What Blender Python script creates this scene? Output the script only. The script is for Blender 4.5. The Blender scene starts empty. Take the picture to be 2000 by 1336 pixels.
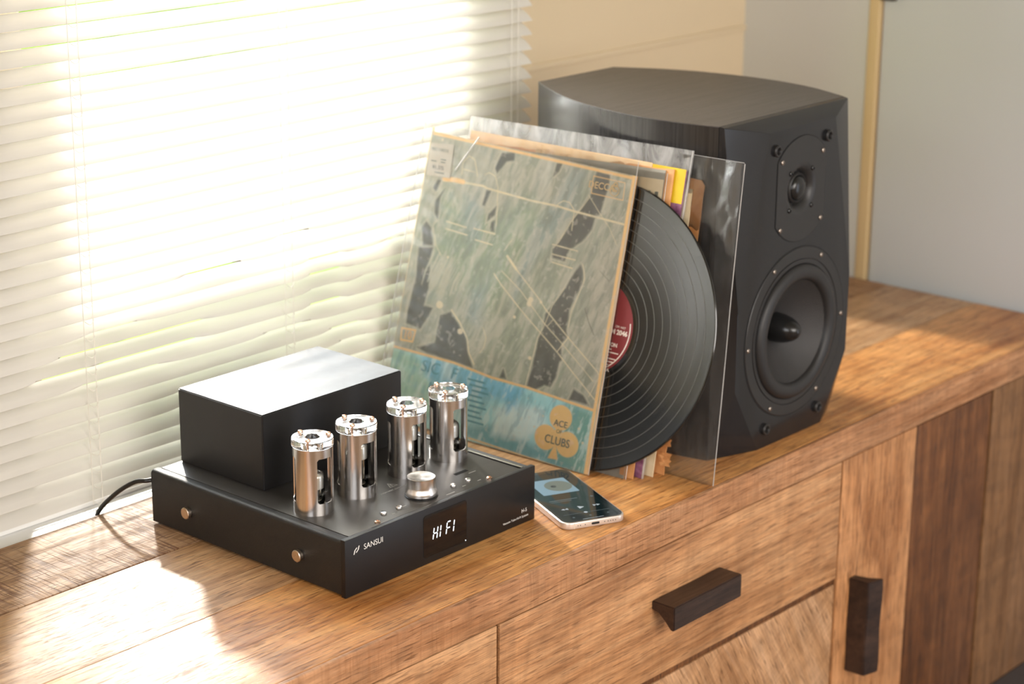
import bpy, bmesh, math, random
import numpy as np
from mathutils import Vector, Matrix
random.seed(7); RNG = np.random.default_rng(7)
PI = math.pi
SC = bpy.context.scene
COL = SC.collection

# ------------------------------------------------------------------ camera
CAMPOS = Vector((-1.25441, -1.30364, 0.81251))
YAW, PITCH, ROLL, FPX = 0.851434, 0.300645, 0.006912, 4090.5
fw = Vector((math.sin(YAW)*math.cos(PITCH), math.cos(YAW)*math.cos(PITCH), -math.sin(PITCH)))
rt = Vector((math.cos(YAW), -math.sin(YAW), 0)); up0 = rt.cross(fw)
rt2 = rt*math.cos(ROLL) + up0*math.sin(ROLL); up2 = up0*math.cos(ROLL) - rt*math.sin(ROLL)
cam = bpy.data.cameras.new('camera'); camo = bpy.data.objects.new('camera', cam); COL.objects.link(camo)
camo.matrix_world = Matrix(((rt2.x, up2.x, -fw.x, CAMPOS.x), (rt2.y, up2.y, -fw.y, CAMPOS.y), (rt2.z, up2.z, -fw.z, CAMPOS.z), (0, 0, 0, 1)))
cam.sensor_width = 36; cam.sensor_fit = 'HORIZONTAL'; cam.lens = FPX*36/2000
cam.clip_start = 0.05; cam.clip_end = 100
cam.dof.use_dof = True; cam.dof.focus_distance = 2.0; cam.dof.aperture_fstop = 6.0
SC.camera = camo

# ------------------------------------------------------------------ colour management
SC.view_settings.view_transform = 'Standard'; SC.view_settings.look = 'None'
SC.view_settings.gamma = 1; SC.view_settings.use_curve_mapping = False
SC.view_settings.exposure = 0.0
try:
    SC.cycles.use_denoising = True
    SC.cycles.max_bounces = 14; SC.cycles.transparent_max_bounces = 24; SC.cycles.transmission_bounces = 10
    SC.cycles.glossy_bounces = 6; SC.cycles.diffuse_bounces = 5
    SC.cycles.sample_clamp_indirect = 6.0
    SC.cycles.caustics_reflective = False; SC.cycles.caustics_refractive = False
except Exception:
    pass

# ------------------------------------------------------------------ world: hazy bright sky
W = bpy.data.worlds.new('world'); SC.world = W; W.use_nodes = True
bg = W.node_tree.nodes['Background']; bg.inputs[0].default_value = (0.80, 0.90, 1.0, 1); bg.inputs[1].default_value = 3.0

# ------------------------------------------------------------------ lights
def light(name, kind, loc, target=None, **kw):
    l = bpy.data.lights.new(name, kind); o = bpy.data.objects.new(name, l); COL.objects.link(o)
    o.location = loc
    if target is not None:
        o.rotation_euler = (Vector(target)-Vector(loc)).to_track_quat('-Z', 'Y').to_euler()
    for k, v in kw.items(): setattr(l, k, v)
    return o
# strobe lamp assumed in the garden beyond the window: a small strong source, so its rays fan out
light('assumed_strobe', 'POINT', (0.976, 1.60, 0.82), energy=250, shadow_soft_size=0.050, color=(1.0, 0.91, 0.80))
# area light added close behind the slats to make the upper blind glow
light('added_blind_glow', 'AREA', (0.2925, 0.402, 0.505), (0.2925, 0.0, 0.505), energy=10.0, shape='RECTANGLE', size=0.585, size_y=0.60, color=(0.97, 0.99, 1.0), spread=math.radians(105))
# fill lamps added in the unseen room: behind the camera and at the left end
light('room_fill', 'AREA', (-0.6, -3.3, 1.15), (0.2, 0.0, 0.0), energy=98, shape='RECTANGLE', size=2.2, size_y=1.5, color=(1.0, 0.95, 0.90))
light('side_fill', 'AREA', (-2.65, -1.2, 0.9), (0.3, 0.1, 0.1), energy=38, shape='RECTANGLE', size=1.6, size_y=1.3, color=(0.92, 0.95, 1.0))
light('right_fill', 'AREA', (1.27, -1.65, 0.10), (0.3, -0.6, 0.1), energy=10, shape='RECTANGLE', size=0.9, size_y=1.2, color=(0.72, 0.82, 1.0))  # cool lamp added at right to put a bluish reflection on the loudspeaker
# ------------------------------------------------------------------ helpers
def empty(name, loc=(0, 0, 0), rot=(0, 0, 0)):
    o = bpy.data.objects.new(name, None); COL.objects.link(o); o.location = loc; o.rotation_euler = rot
    o.empty_display_size = 0.05
    return o
def tag(o, label=None, cat=None, group=None, kind=None):
    if label: o['label'] = label
    if cat: o['category'] = cat
    if group: o['group'] = group
    if kind: o['kind'] = kind
    return o
def link_mesh(name, me, m=None, parent=None, loc=None, rot=None):
    o = bpy.data.objects.new(name, me); COL.objects.link(o)
    if m and not me.materials: me.materials.append(m)
    if parent: o.parent = parent
    if loc is not None: o.location = loc
    if rot is not None: o.rotation_euler = rot
    return o
def from_bm(name, bm, m=None, parent=None, loc=None, rot=None, smooth=None, calc=True):
    if calc: bmesh.ops.recalc_face_normals(bm, faces=bm.faces)
    me = bpy.data.meshes.new(name); bm.to_mesh(me); bm.free()
    if smooth is not None:
        me.polygons.foreach_set('use_smooth', [True]*len(me.polygons))
        if smooth < 180:
            me.set_sharp_from_angle(angle=math.radians(smooth))
    return link_mesh(name, me, m, parent, loc, rot)
def bm_box(bm, x0, x1, y0, y1, z0, z1):
    vs = [bm.verts.new(p) for p in ((x0,y0,z0),(x1,y0,z0),(x1,y1,z0),(x0,y1,z0),(x0,y0,z1),(x1,y0,z1),(x1,y1,z1),(x0,y1,z1))]
    for f in ((3,2,1,0),(4,5,6,7),(0,1,5,4),(1,2,6,5),(2,3,7,6),(3,0,4,7)): bm.faces.new([vs[i] for i in f])
    return vs
def box(name, x0, x1, y0, y1, z0, z1, m, parent=None, bev=0.0, seg=2, loc=None):
    bm = bmesh.new(); bm_box(bm, x0, x1, y0, y1, z0, z1)
    if bev > 0: bmesh.ops.bevel(bm, geom=bm.edges[:], offset=bev, segments=seg, profile=0.6, affect='EDGES')
    return from_bm(name, bm, m, parent, loc, smooth=35 if bev > 0 else None)
def prism(bm, pts, z0, z1, axis='z'):
    def P(a, b, c):
        return {'z': (a, b, c), 'y': (a, c, b), 'x': (c, a, b)}[axis]
    lo = [bm.verts.new(P(x, y, z0)) for x, y in pts]; hi = [bm.verts.new(P(x, y, z1)) for x, y in pts]
    n = len(pts)
    bm.faces.new(lo[::-1]); bm.faces.new(hi)
    for i in range(n): bm.faces.new((lo[i], lo[(i+1) % n], hi[(i+1) % n], hi[i]))
def lathe(name, prof, m, parent=None, loc=None, rot=None, n=48, smooth=35, a0=0.0, a1=2*PI):
    bm = bmesh.new(); full = abs(a1-a0-2*PI) < 1e-6
    rings = []
    cnt = n if full else n+1
    for r, z in prof:
        if r < 1e-7: rings.append([bm.verts.new((0, 0, z))])
        else: rings.append([bm.verts.new((r*math.cos(a0+(a1-a0)*i/n), r*math.sin(a0+(a1-a0)*i/n), z)) for i in range(cnt)])
    for A, B in zip(rings, rings[1:]):
        for i in range(n):
            j = (i+1) % n if full else i+1
            if len(A) == 1 and len(B) == 1: continue
            if len(A) == 1: bm.faces.new((A[0], B[j], B[i]))
            elif len(B) == 1: bm.faces.new((A[i], A[j], B[0]))
            else: bm.faces.new((A[i], A[j], B[j], B[i]))
    return from_bm(name, bm, m, parent, loc, rot, smooth=smooth)
def tube(name, pts, r, m, parent=None, n=12, smooth_curve=True):
    if smooth_curve:
        P = [Vector(p) for p in pts]; out = []
        for i in range(len(P)-1):
            p0 = P[max(i-1, 0)]; p1 = P[i]; p2 = P[i+1]; p3 = P[min(i+2, len(P)-1)]
            for k in range(10):
                t = k/10
                out.append(0.5*((2*p1)+(-p0+p2)*t+(2*p0-5*p1+4*p2-p3)*t*t+(-p0+3*p1-3*p2+p3)*t**3))
        out.append(P[-1]); pts = out
    else: pts = [Vector(p) for p in pts]
    bm = bmesh.new(); rings = []; nrm = None
    for i, p in enumerate(pts):
        d = (pts[min(i+1, len(pts)-1)]-pts[max(i-1, 0)]).normalized()
        if nrm is None: nrm = d.orthogonal().normalized()
        nrm = (nrm - d*nrm.dot(d)).normalized(); b = d.cross(nrm)
        rings.append([bm.verts.new(p+(nrm*math.cos(2*PI*k/n)+b*math.sin(2*PI*k/n))*r) for k in range(n)])
    for A, B in zip(rings, rings[1:]):
        for k in range(n): bm.faces.new((A[k], A[(k+1) % n], B[(k+1) % n], B[k]))
    bm.faces.new(rings[0][::-1]); bm.faces.new(rings[-1])
    return from_bm(name, bm, m, parent, smooth=60)
def frame(origin, X, Y, Z):
    return Matrix(((X.x, Y.x, Z.x, origin.x), (X.y, Y.y, Z.y, origin.y), (X.z, Y.z, Z.z, origin.z), (0, 0, 0, 1)))
def text(name, body, size, m, parent, loc, align='CENTER', thick=0.00005, sx=1.0, shear=0.0, rotz=0.0, mat3=None, bold=0.0):
    cu = bpy.data.curves.new(name, 'FONT'); cu.body = body; cu.size = size; cu.align_x = align; cu.align_y = 'CENTER'
    cu.extrude = thick; cu.shear = shear; cu.resolution_u = 4; cu.offset = bold
    tmp = bpy.data.objects.new('tmp', cu); COL.objects.link(tmp)
    dg = bpy.context.evaluated_depsgraph_get(); dg.update()
    me = bpy.data.meshes.new_from_object(tmp.evaluated_get(dg))
    bpy.data.objects.remove(tmp)
    M = Matrix.Diagonal((sx, 1, 1, 1))
    M = Matrix.Rotation(rotz, 4, 'Z') @ M
    if mat3 is not None: M = mat3 @ M
    me.transform(M); me.materials.clear(); me.materials.append(m)
    return link_mesh(name, me, None, parent, loc)
def srgb(r, g, b):
    f = lambda c: (c/255/12.92) if c/255 <= 0.04045 else ((c/255+0.055)/1.055)**2.4
    return (f(r), f(g), f(b))

# ------------------------------------------------------------------ materials
class NT:
    def __init__(s, name):
        s.m = bpy.data.materials.new(name); s.m.use_nodes = True; s.t = s.m.node_tree; s.n = s.t.nodes; s.l = s.t.links
        s.b = s.n['Principled BSDF']; s.out = s.n['Material Output']
    def add(s, kind, **kw):
        n = s.n.new(kind)
        for k, v in kw.items():
            if k == 'ins':
                for a, b in v.items():
                    n.inputs[a].default_value = b
            else: setattr(n, k, v)
        return n
    def link(s, a, b): s.l.new(a, b)
    def noise(s, vec, scale, detail=4, rough=0.55, dist=0.0):
        n = s.add('ShaderNodeTexNoise'); n.inputs['Scale'].default_value = scale; n.inputs['Detail'].default_value = detail
        n.inputs['Roughness'].default_value = rough; n.inputs['Distortion'].default_value = dist
        if vec is not None: s.link(vec, n.inputs['Vector'])
        return n.outputs['Fac']
    def ramp(s, fac, stops):
        n = s.add('ShaderNodeValToRGB'); e = n.color_ramp.elements
        while len(e) < len(stops): e.new(0.5)
        for i, (p, c) in enumerate(stops):
            e[i].position = p; e[i].color = (c[0], c[1], c[2], 1) if hasattr(c, '__len__') else (c, c, c, 1)
        s.link(fac, n.inputs[0]); return n.outputs[0]
    def mix(s, fac, a, b, mode='MIX'):
        n = s.add('ShaderNodeMix', data_type='RGBA', blend_type=mode)
        for i, v in ((0, fac), (6, a), (7, b)):
            if hasattr(v, 'is_output'): s.link(v, n.inputs[i])
            else: n.inputs[i].default_value = v if i == 0 else (v[0], v[1], v[2], 1)
        return n.outputs[2]
    def math(s, op, a, b=None):
        n = s.add('ShaderNodeMath', operation=op)
        for i, v in ((0, a), (1, b)):
            if v is None: continue
            if hasattr(v, 'is_output'): s.link(v, n.inputs[i])
            else: n.inputs[i].default_value = v
        return n.outputs[0]
    def bump(s, h, strength, dist=0.001, normal=None):
        n = s.add('ShaderNodeBump'); n.inputs['Strength'].default_value = strength; n.inputs['Distance'].default_value = dist
        s.link(h, n.inputs['Height'])
        if normal is not None: s.link(normal, n.inputs['Normal'])
        return n.outputs[0]
    def coords(s, scale=(1, 1, 1), rot=(0, 0, 0), kind='Object', rand=0.0):
        tc = s.add('ShaderNodeTexCoord'); v = tc.outputs[kind]
        if rand:
            oi = s.add('ShaderNodeObjectInfo'); vm = s.add('ShaderNodeVectorMath', operation='MULTIPLY_ADD')
            cx = s.add('ShaderNodeCombineXYZ'); 
            for i in range(3): s.link(oi.outputs['Random'], cx.inputs[i])
            s.link(cx.outputs[0], vm.inputs[0]); vm.inputs[1].default_value = (rand, rand*1.7, rand*0.6); s.link(v, vm.inputs[2]); v = vm.outputs[0]
        mp = s.add('ShaderNodeMapping'); mp.inputs['Scale'].default_value = scale; mp.inputs['Rotation'].default_value = rot
        s.link(v, mp.inputs['Vector']); return mp.outputs[0]
def pr(name, col, rough=0.5, metal=0.0, bump=None, **kw):
    t = NT(name); b = t.b
    b.inputs['Base Color'].default_value = (*col, 1); b.inputs['Roughness'].default_value = rough; b.inputs['Metallic'].default_value = metal
    for k, v in kw.items(): b.inputs[k.replace('_', ' ')].default_value = v
    # faint unevenness of the surface so that nothing is perfectly uniform
    v = t.coords(rand=3.0); f = t.noise(v, 60, 3)
    r = t.math('MULTIPLY_ADD', f, 0.12); r.node.inputs[2].default_value = max(rough-0.06, 0.0); t.link(r, b.inputs['Roughness'])
    if bump:
        sc, st, di = bump; h = t.noise(v, sc, 3, 0.6); t.link(t.bump(h, st, di), b.inputs['Normal'])
    return t.m
def emit(name, col, s):
    t = NT(name); t.b.inputs['Base Color'].default_value = (0, 0, 0, 1); t.b.inputs['Emission Color'].default_value = (*col, 1)
    t.b.inputs['Emission Strength'].default_value = s; t.b.inputs['Roughness'].default_value = 0.3
    return t.m
def wood(name, axis='X', light=(0.56, 0.30, 0.14), mid=(0.40, 0.19, 0.078), dark=(0.17, 0.062, 0.018), patch=1.0, saw=0.0, gloss=0.36, pores=1.0, bumps=1.0, knot=0.0):
    t = NT(name); b = t.b
    r = {'X': (0, 0, 0), 'Z': (0, PI/2, 0), 'D': (0, math.radians(-58), 0)}[axis]
    base = t.coords(rot=r, rand=5.0)
    def sc(v):
        mp = t.add('ShaderNodeMapping'); mp.inputs['Scale'].default_value = v; t.link(base, mp.inputs['Vector']); return mp.outputs[0]
    big = t.noise(sc((1.6, 5.5, 5.5)), 2.2, 4, 0.6, 1.2)          # cloudy heartwood patches
    streak = t.noise(sc((1.2, 26, 26)), 3.0, 7, 0.62, 1.0)        # long grain streaks
    fine = t.noise(sc((7, 170, 170)), 3.2, 6, 0.7, 0.3)           # fine fibres
    pore = t.noise(sc((16, 210, 210)), 2.2, 2, 0.5)               # short dark pores
    c = t.ramp(big, [(0.34, dark), (0.47, mid), (0.60, light)])
    c2 = t.ramp(streak, [(0.34, dark), (0.49, mid), (0.62, light)])
    c = t.mix(0.50 if patch >= 1 else 0.62, c, c2)
    mpf = t.add('ShaderNodeMapping'); mpf.inputs['Scale'].default_value = (26, 6, 6); mpf.inputs['Rotation'].default_value = (0.0, 0.55, 0.45); t.link(base, mpf.inputs[0])
    fig = t.noise(mpf.outputs[0], 1.3, 4, 0.6, 0.8)               # cross figure
    fg = t.ramp(fig, [(0.36, 0.88), (0.60, 1.08)])
    c = t.mix(1.0, c, fg, 'MULTIPLY')
    fr = t.ramp(fine, [(0.36, 0.70), (0.60, 1.12)])
    c = t.mix(1.0, c, fr, 'MULTIPLY')
    pm = t.ramp(pore, [(0.33, 1.0), (0.42, 0.0)])
    c = t.mix(t.math('MULTIPLY', pm, 0.75*pores), c, (dark[0]*0.55, dark[1]*0.55, dark[2]*0.55))
    h = t.math('ADD', t.math('MULTIPLY', fine, 0.6), t.math('MULTIPLY', pm, -0.7*pores))
    if saw > 0:
        s1 = t.noise(sc((190, 9, 9)), 1.6, 3, 0.6, 0.25)          # marks of the saw, across the grain
        s2 = t.noise(sc((5, 5, 5)), 2.5, 3, 0.6)
        mk = t.math('MULTIPLY', t.ramp(s1, [(0.40, 1.0), (0.50, 0.0)]), t.ramp(s2, [(0.36, 0.0), (0.58, 1.0)]))
        c = t.mix(t.math('MULTIPLY', mk, 0.80*saw), c, (dark[0], dark[1], dark[2]))
        h = t.math('ADD', h, t.math('MULTIPLY', mk, -1.3*saw))
    t.link(c, b.inputs['Base Color'])
    rr = t.ramp(streak, [(0.3, gloss+0.10), (0.7, gloss-0.03)]); t.link(rr, b.inputs['Roughness'])
    t.link(t.bump(h, 0.55*bumps, 0.0007), b.inputs['Normal'])
    b.inputs['Specular IOR Level'].default_value = 0.5
    return t.m
def plastic_film(name, haze=0.14, tint=(0.95, 0.95, 0.94), gloss_rough=0.10, wrinkle=0.5, back=0.6, sc=14, refl=1.8):
    t = NT(name); t.n.remove(t.b)
    v = t.coords(scale=(1, 1, 1), rand=2.0)
    mp = t.add('ShaderNodeMapping'); mp.inputs['Scale'].default_value = (1.0, 0.45, 0.45); mp.inputs['Rotation'].default_value = (0.3, 0.2, 0.5); t.link(v, mp.inputs[0])
    h1 = t.noise(mp.outputs[0], sc, 2, 0.45, 1.0); nrm = t.bump(h1, wrinkle, 0.004); h2 = t.noise(mp.outputs[0], sc*2.3, 4, 0.6, 1.5)
    tr = t.add('ShaderNodeBsdfTransparent'); tr.inputs[0].default_value = (*tint, 1)
    df = t.add('ShaderNodeBsdfDiffuse'); df.inputs[0].default_value = (0.85, 0.83, 0.80, 1)
    tl = t.add('ShaderNodeBsdfTranslucent'); tl.inputs[0].default_value = (0.9, 0.88, 0.84, 1)
    m1 = t.add('ShaderNodeMixShader'); m1.inputs[0].default_value = back; t.link(df.outputs[0], m1.inputs[1]); t.link(tl.outputs[0], m1.inputs[2])
    m2 = t.add('ShaderNodeMixShader'); hz = t.ramp(h2, [(0.40, haze*0.5), (0.65, haze*1.6)]); t.link(hz, m2.inputs[0])
    t.link(tr.outputs[0], m2.inputs[1]); t.link(m1.outputs[0], m2.inputs[2])
    gl = t.add('ShaderNodeBsdfGlossy'); gl.inputs['Roughness'].default_value = gloss_rough; t.link(nrm, gl.inputs['Normal'])
    fr = t.add('ShaderNodeFresnel'); fr.inputs[0].default_value = 1.45; t.link(nrm, fr.inputs['Normal'])
    m3 = t.add('ShaderNodeMixShader'); f = t.math('MINIMUM', t.math('MULTIPLY', fr.outputs[0], refl), 1.0); t.link(f, m3.inputs[0])
    t.link(m2.outputs[0], m3.inputs[1]); t.link(gl.outputs[0], m3.inputs[2]); t.link(m3.outputs[0], t.out.inputs[0])
    return t.m
def clear_glass(name, tint=(0.97, 0.98, 0.97), refl=0.35):
    t = NT(name); t.n.remove(t.b)
    tr = t.add('ShaderNodeBsdfTransparent'); tr.inputs[0].default_value = (*tint, 1)
    gl = t.add('ShaderNodeBsdfGlossy'); gl.inputs['Roughness'].default_value = 0.03
    v = t.coords(rand=1.0); h = t.noise(v, 30, 2); t.link(t.bump(h, 0.05, 0.001), gl.inputs['Normal'])
    fr = t.add('ShaderNodeLayerWeight'); fr.inputs[0].default_value = refl
    m = t.add('ShaderNodeMixShader'); t.link(fr.outputs['Fresnel'], m.inputs[0]); t.link(tr.outputs[0], m.inputs[1]); t.link(gl.outputs[0], m.inputs[2])
    t.link(m.outputs[0], t.out.inputs[0]); return t.m

M = {}
M['top_back'] = wood('wood_sawn_plank', 'X', light=(0.50, 0.31, 0.17), mid=(0.38, 0.21, 0.10), dark=(0.15, 0.06, 0.02), saw=1.25, gloss=0.54)
M['top_mid'] = wood('wood_smooth_plank', 'X', light=(0.58, 0.36, 0.190), mid=(0.47, 0.255, 0.115), dark=(0.26, 0.115, 0.040), gloss=0.36, patch=0.6)
M['top_front'] = wood('wood_front_plank', 'X', light=(0.78, 0.40, 0.140), mid=(0.60, 0.26, 0.075), dark=(0.30, 0.095, 0.017), gloss=0.36)
M['edge'] = wood('wood_edge_board', 'X', light=(0.60, 0.32, 0.160), mid=(0.49, 0.235, 0.105), dark=(0.28, 0.110, 0.036), gloss=0.50, saw=0.35)
M['drawer'] = wood('wood_drawer_front', 'X', light=(0.68, 0.38, 0.185), mid=(0.55, 0.27, 0.115), dark=(0.22, 0.085, 0.026), gloss=0.48, pores=0.7)
M['drawer_d'] = wood('wood_diagonal_grain', 'D', light=(0.70, 0.42, 0.235), mid=(0.54, 0.29, 0.135), dark=(0.24, 0.10, 0.032), gloss=0.48, saw=0.3)
M['stile'] = wood('wood_upright_board', 'Z', light=(0.68, 0.34, 0.150), mid=(0.54, 0.25, 0.098), dark=(0.26, 0.095, 0.026), gloss=0.48)
M['stile_dark'] = wood('wood_dark_panel', 'Z', light=(0.24, 0.095, 0.030), mid=(0.145, 0.050, 0.013), dark=(0.060, 0.020, 0.005), gloss=0.46)
M['stile_pale'] = wood('wood_pale_upright', 'Z', light=(0.29, 0.150, 0.068), mid=(0.23, 0.112, 0.044), dark=(0.15, 0.065, 0.022), gloss=0.50, patch=0.5)
M['handle'] = wood('wood_dark_handle', 'X', light=(0.060, 0.032, 0.022), mid=(0.034, 0.017, 0.012), dark=(0.012, 0.006, 0.005), gloss=0.40, pores=0.5, bumps=0.6)
M['carcass'] = pr('dark_gap', (0.02, 0.009, 0.004), 0.8)
M['metal_dark'] = pr('dark_brown_metal', (0.045, 0.028, 0.022), 0.45, 0.3)
M['paint_warm'] = pr('wall_paint_cream', srgb(214, 196, 165), 0.6, bump=(35, 0.12, 0.002))
M['paint_grey'] = pr('wall_paint_grey', srgb(196, 196, 190), 0.55, bump=(35, 0.10, 0.002))
M['door'] = pr('door_paint_grey', srgb(200, 205, 207), 0.5, bump=(25, 0.06, 0.002))
M['jamb'] = pr('jamb_paint_tan', srgb(205, 180, 135), 0.5)
M['white_paint'] = pr('white_sill_paint', (0.82, 0.82, 0.80), 0.35)
M['ceiling'] = pr('ceiling_paint', (0.36, 0.33, 0.26), 0.8)
M['floor'] = wood('floor_boards', 'X', light=(0.30, 0.19, 0.11), mid=(0.22, 0.13, 0.07), dark=(0.12, 0.06, 0.03), gloss=0.4)
M['chassis'] = pr('black_powder_coat', (0.012, 0.0115, 0.0115), 0.42, bump=(1500, 0.55, 0.0005))
M['plate'] = pr('black_top_plate', (0.085, 0.080, 0.076), 0.34, 0.6, bump=(1800, 0.18, 0.0003))
M['front_panel'] = pr('black_anodised_panel', (0.012, 0.0115, 0.012), 0.38, 0.2)
M['cover'] = pr('satin_black_cover', (0.015, 0.0145, 0.015), 0.38, 0.0, bump=(900, 0.08, 0.0003))
M['steel'] = pr('brushed_steel', (0.70, 0.68, 0.66), 0.20, 1.0)
M['steel_dark'] = pr('chrome', (0.62, 0.60, 0.58), 0.12, 1.0)
M['brass'] = pr('copper_coloured_screw', (0.80, 0.56, 0.42), 0.24, 1.0)
M['nickel'] = pr('nickel_stud', (0.72, 0.62, 0.52), 0.28, 1.0)
M['screw_dull'] = pr('dull_nickel_screw', (0.42, 0.36, 0.31), 0.40, 1.0)
M['black_plastic'] = pr('black_plastic', (0.010, 0.010, 0.010), 0.35)
M['black_gloss'] = pr('display_glass', (0.004, 0.004, 0.005), 0.09)
M['white_print'] = pr('white_print', (0.80, 0.80, 0.78), 0.5)
M['grey_print'] = pr('grey_print', (0.42, 0.41, 0.39), 0.5)
M['led'] = emit('display_digits', (0.92, 0.97, 1.0), 1.6)
M['tube_glass'] = clear_glass('tube_glass', (0.94, 0.94, 0.92), 0.40)
M['getter'] = pr('silver_getter', (0.88, 0.86, 0.82), 0.25, 0.7)
M['anode'] = pr('grey_anode', (0.75, 0.73, 0.70), 0.22, 0.9)
M['mica'] = pr('mica_spacer', (0.60, 0.55, 0.45), 0.35)
t = NT('clear_acrylic'); t.b.inputs['Transmission Weight'].default_value = 1.0; t.b.inputs['IOR'].default_value = 1.47
t.b.inputs['Base Color'].default_value = (0.97, 0.98, 1.0, 1); t.b.inputs['Roughness'].default_value = 0.04
v = t.coords(); t.link(t.bump(t.noise(v, 40, 2), 0.04, 0.001), t.b.inputs['Normal']); M['acrylic'] = t.m
# satin finished metal with an anisotropic spin
t = NT('spun_metal'); t.b.inputs['Base Color'].default_value = (0.80, 0.77, 0.74, 1); t.b.inputs['Metallic'].default_value = 1; t.b.inputs['Roughness'].default_value = 0.27
t.b.inputs['Anisotropic'].default_value = 0.75; tg = t.add('ShaderNodeTangent', direction_type='RADIAL', axis='Z'); t.link(tg.outputs[0], t.b.inputs['Tangent'])
v = t.coords(); t.link(t.bump(t.noise(v, 300, 2), 0.03, 0.0003), t.b.inputs['Normal']); M['spun'] = t.m
# speaker
M['baffle'] = pr('black_satin_lacquer', (0.013, 0.0128, 0.014), 0.22)
M['driver'] = pr('driver_frame_black', (0.020, 0.019, 0.019), 0.42)
M['rubber'] = pr('rubber_surround', (0.018, 0.017, 0.017), 0.48)
M['groove'] = pr('shadow_groove', (0.004, 0.004, 0.004), 0.7)
M['plug'] = pr('phase_plug_black', (0.010, 0.010, 0.010), 0.24)
t = NT('black_ash_veneer'); v = t.coords(scale=(1, 1, 1)); mp = t.add('ShaderNodeMapping'); mp.inputs['Scale'].default_value = (260, 260, 5); t.link(v, mp.inputs[0])
g = t.noise(mp.outputs[0], 1.0, 5, 0.65); t.link(t.ramp(g, [(0.3, (0.012, 0.011, 0.011)), (0.7, (0.034, 0.031, 0.030))]), t.b.inputs['Base Color'])
t.link(t.ramp(g, [(0.3, 0.26), (0.7, 0.16)]), t.b.inputs['Roughness']); t.link(t.bump(g, 0.12, 0.0003), t.b.inputs['Normal']); M['veneer'] = t.m
t = NT('black_veneer_top'); v = t.coords(scale=(10, 240, 240)); v2 = t.coords()
g = t.noise(v, 1.0, 5, 0.65, 0.4); d = t.noise(v2, 420, 3, 0.7); d2 = t.noise(v2, 8, 4, 0.6)
c = t.ramp(g, [(0.3, (0.050, 0.045, 0.041)), (0.7, (0.098, 0.088, 0.080))]); dm = t.math('MULTIPLY', t.ramp(d, [(0.60, 0.0), (0.72, 1.0)]), t.ramp(d2, [(0.40, 0.15), (0.65, 1.0)]))
t.link(t.mix(t.math('MULTIPLY', dm, 0.5), c, (0.42, 0.38, 0.34)), t.b.inputs['Base Color']); t.b.inputs['Roughness'].default_value = 0.42
t.link(t.bump(g, 0.35, 0.0004), t.b.inputs['Normal']); M['veneer_top'] = t.m
t = NT('woven_cone'); v = t.coords(); w1 = t.add('ShaderNodeTexWave', wave_type='BANDS', bands_direction='X'); w1.inputs['Scale'].default_value = 190; t.link(v, w1.inputs[0])
w2 = t.add('ShaderNodeTexWave', wave_type='BANDS', bands_direction='Y'); w2.inputs['Scale'].default_value = 190; t.link(v, w2.inputs[0])
g = t.math('MULTIPLY', w1.outputs['Fac'], w2.outputs['Fac']); t.link(t.ramp(g, [(0.0, (0.016, 0.015, 0.015)), (0.8, (0.065, 0.060, 0.058))]), t.b.inputs['Base Color'])
t.b.inputs['Roughness'].default_value = 0.45; t.link(t.bump(g, 0.5, 0.0006), t.b.inputs['Normal']); M['cone'] = t.m
# vinyl
t = NT('vinyl'); t.b.inputs['Base Color'].default_value = (0.006, 0.006, 0.006, 1)
tc = t.add('ShaderNodeTexCoord'); sp = t.add('ShaderNodeSeparateXYZ'); t.link(tc.outputs['Object'], sp.inputs[0])
x2 = t.math('MULTIPLY', sp.outputs[0], sp.outputs[0]); y2 = t.math('MULTIPLY', sp.outputs[1], sp.outputs[1]); rr = t.math('SQRT', t.math('ADD', x2, y2))
cx = t.add('ShaderNodeCombineXYZ'); t.link(rr, cx.inputs[0])
nz = t.noise(cx.outputs[0], 2600, 2, 0.6); nz2 = t.noise(cx.outputs[0], 260, 3, 0.7)
t.link(t.ramp(nz2, [(0.35, 0.05), (0.65, 0.13)]), t.b.inputs['Roughness'])
t.b.inputs['Anisotropic'].default_value = 0.55; tg = t.add('ShaderNodeTangent', direction_type='RADIAL', axis='Z'); t.link(tg.outputs[0], t.b.inputs['Tangent'])
t.link(t.bump(nz, 0.12, 0.0002), t.b.inputs['Normal']); t.b.inputs['Specular IOR Level'].default_value = 0.75; M['vinyl'] = t.m
M['vinyl_line'] = pr('vinyl_track_gap', (0.060, 0.057, 0.050), 0.30, Specular_IOR_Level=1.0)
M['label_red'] = pr('label_dark_red', srgb(120, 38, 42), 0.5)
M['film'] = plastic_film('clear_sleeve_film', haze=0.06, wrinkle=0.30, refl=0.75, gloss_rough=0.12, back=0.6)
M['film_back'] = plastic_film('whitened_sleeve_film', haze=0.50, wrinkle=0.6, refl=2.3, gloss_rough=0.22, back=0.5)  # white of backlit clear plastic put in as milky haze
M['film_wide'] = plastic_film('crinkled_sleeve_film', haze=0.055, wrinkle=0.5, refl=1.8, gloss_rough=0.17, back=0.85, sc=17)
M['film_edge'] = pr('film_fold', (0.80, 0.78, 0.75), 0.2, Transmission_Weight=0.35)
def card(name, a, b, sc=18, rough=0.55):
    t = NT(name); v = t.coords(rand=2.0); f = t.noise(v, sc, 5, 0.6, 0.8); t.link(t.ramp(f, [(0.35, a), (0.65, b)]), t.b.inputs['Base Color'])
    t.b.inputs['Roughness'].default_value = rough; t.link(t.bump(t.noise(v, 300, 3), 0.2, 0.0003), t.b.inputs['Normal']); return t.m
M['kraft'] = card('worn_brown_card', srgb(196, 132, 78), srgb(222, 165, 108))
M['kraft2'] = card('pale_brown_card', srgb(205, 160, 110), srgb(232, 200, 155))
M['cream'] = card('cream_card', srgb(222, 200, 160), srgb(236, 220, 188))
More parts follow.
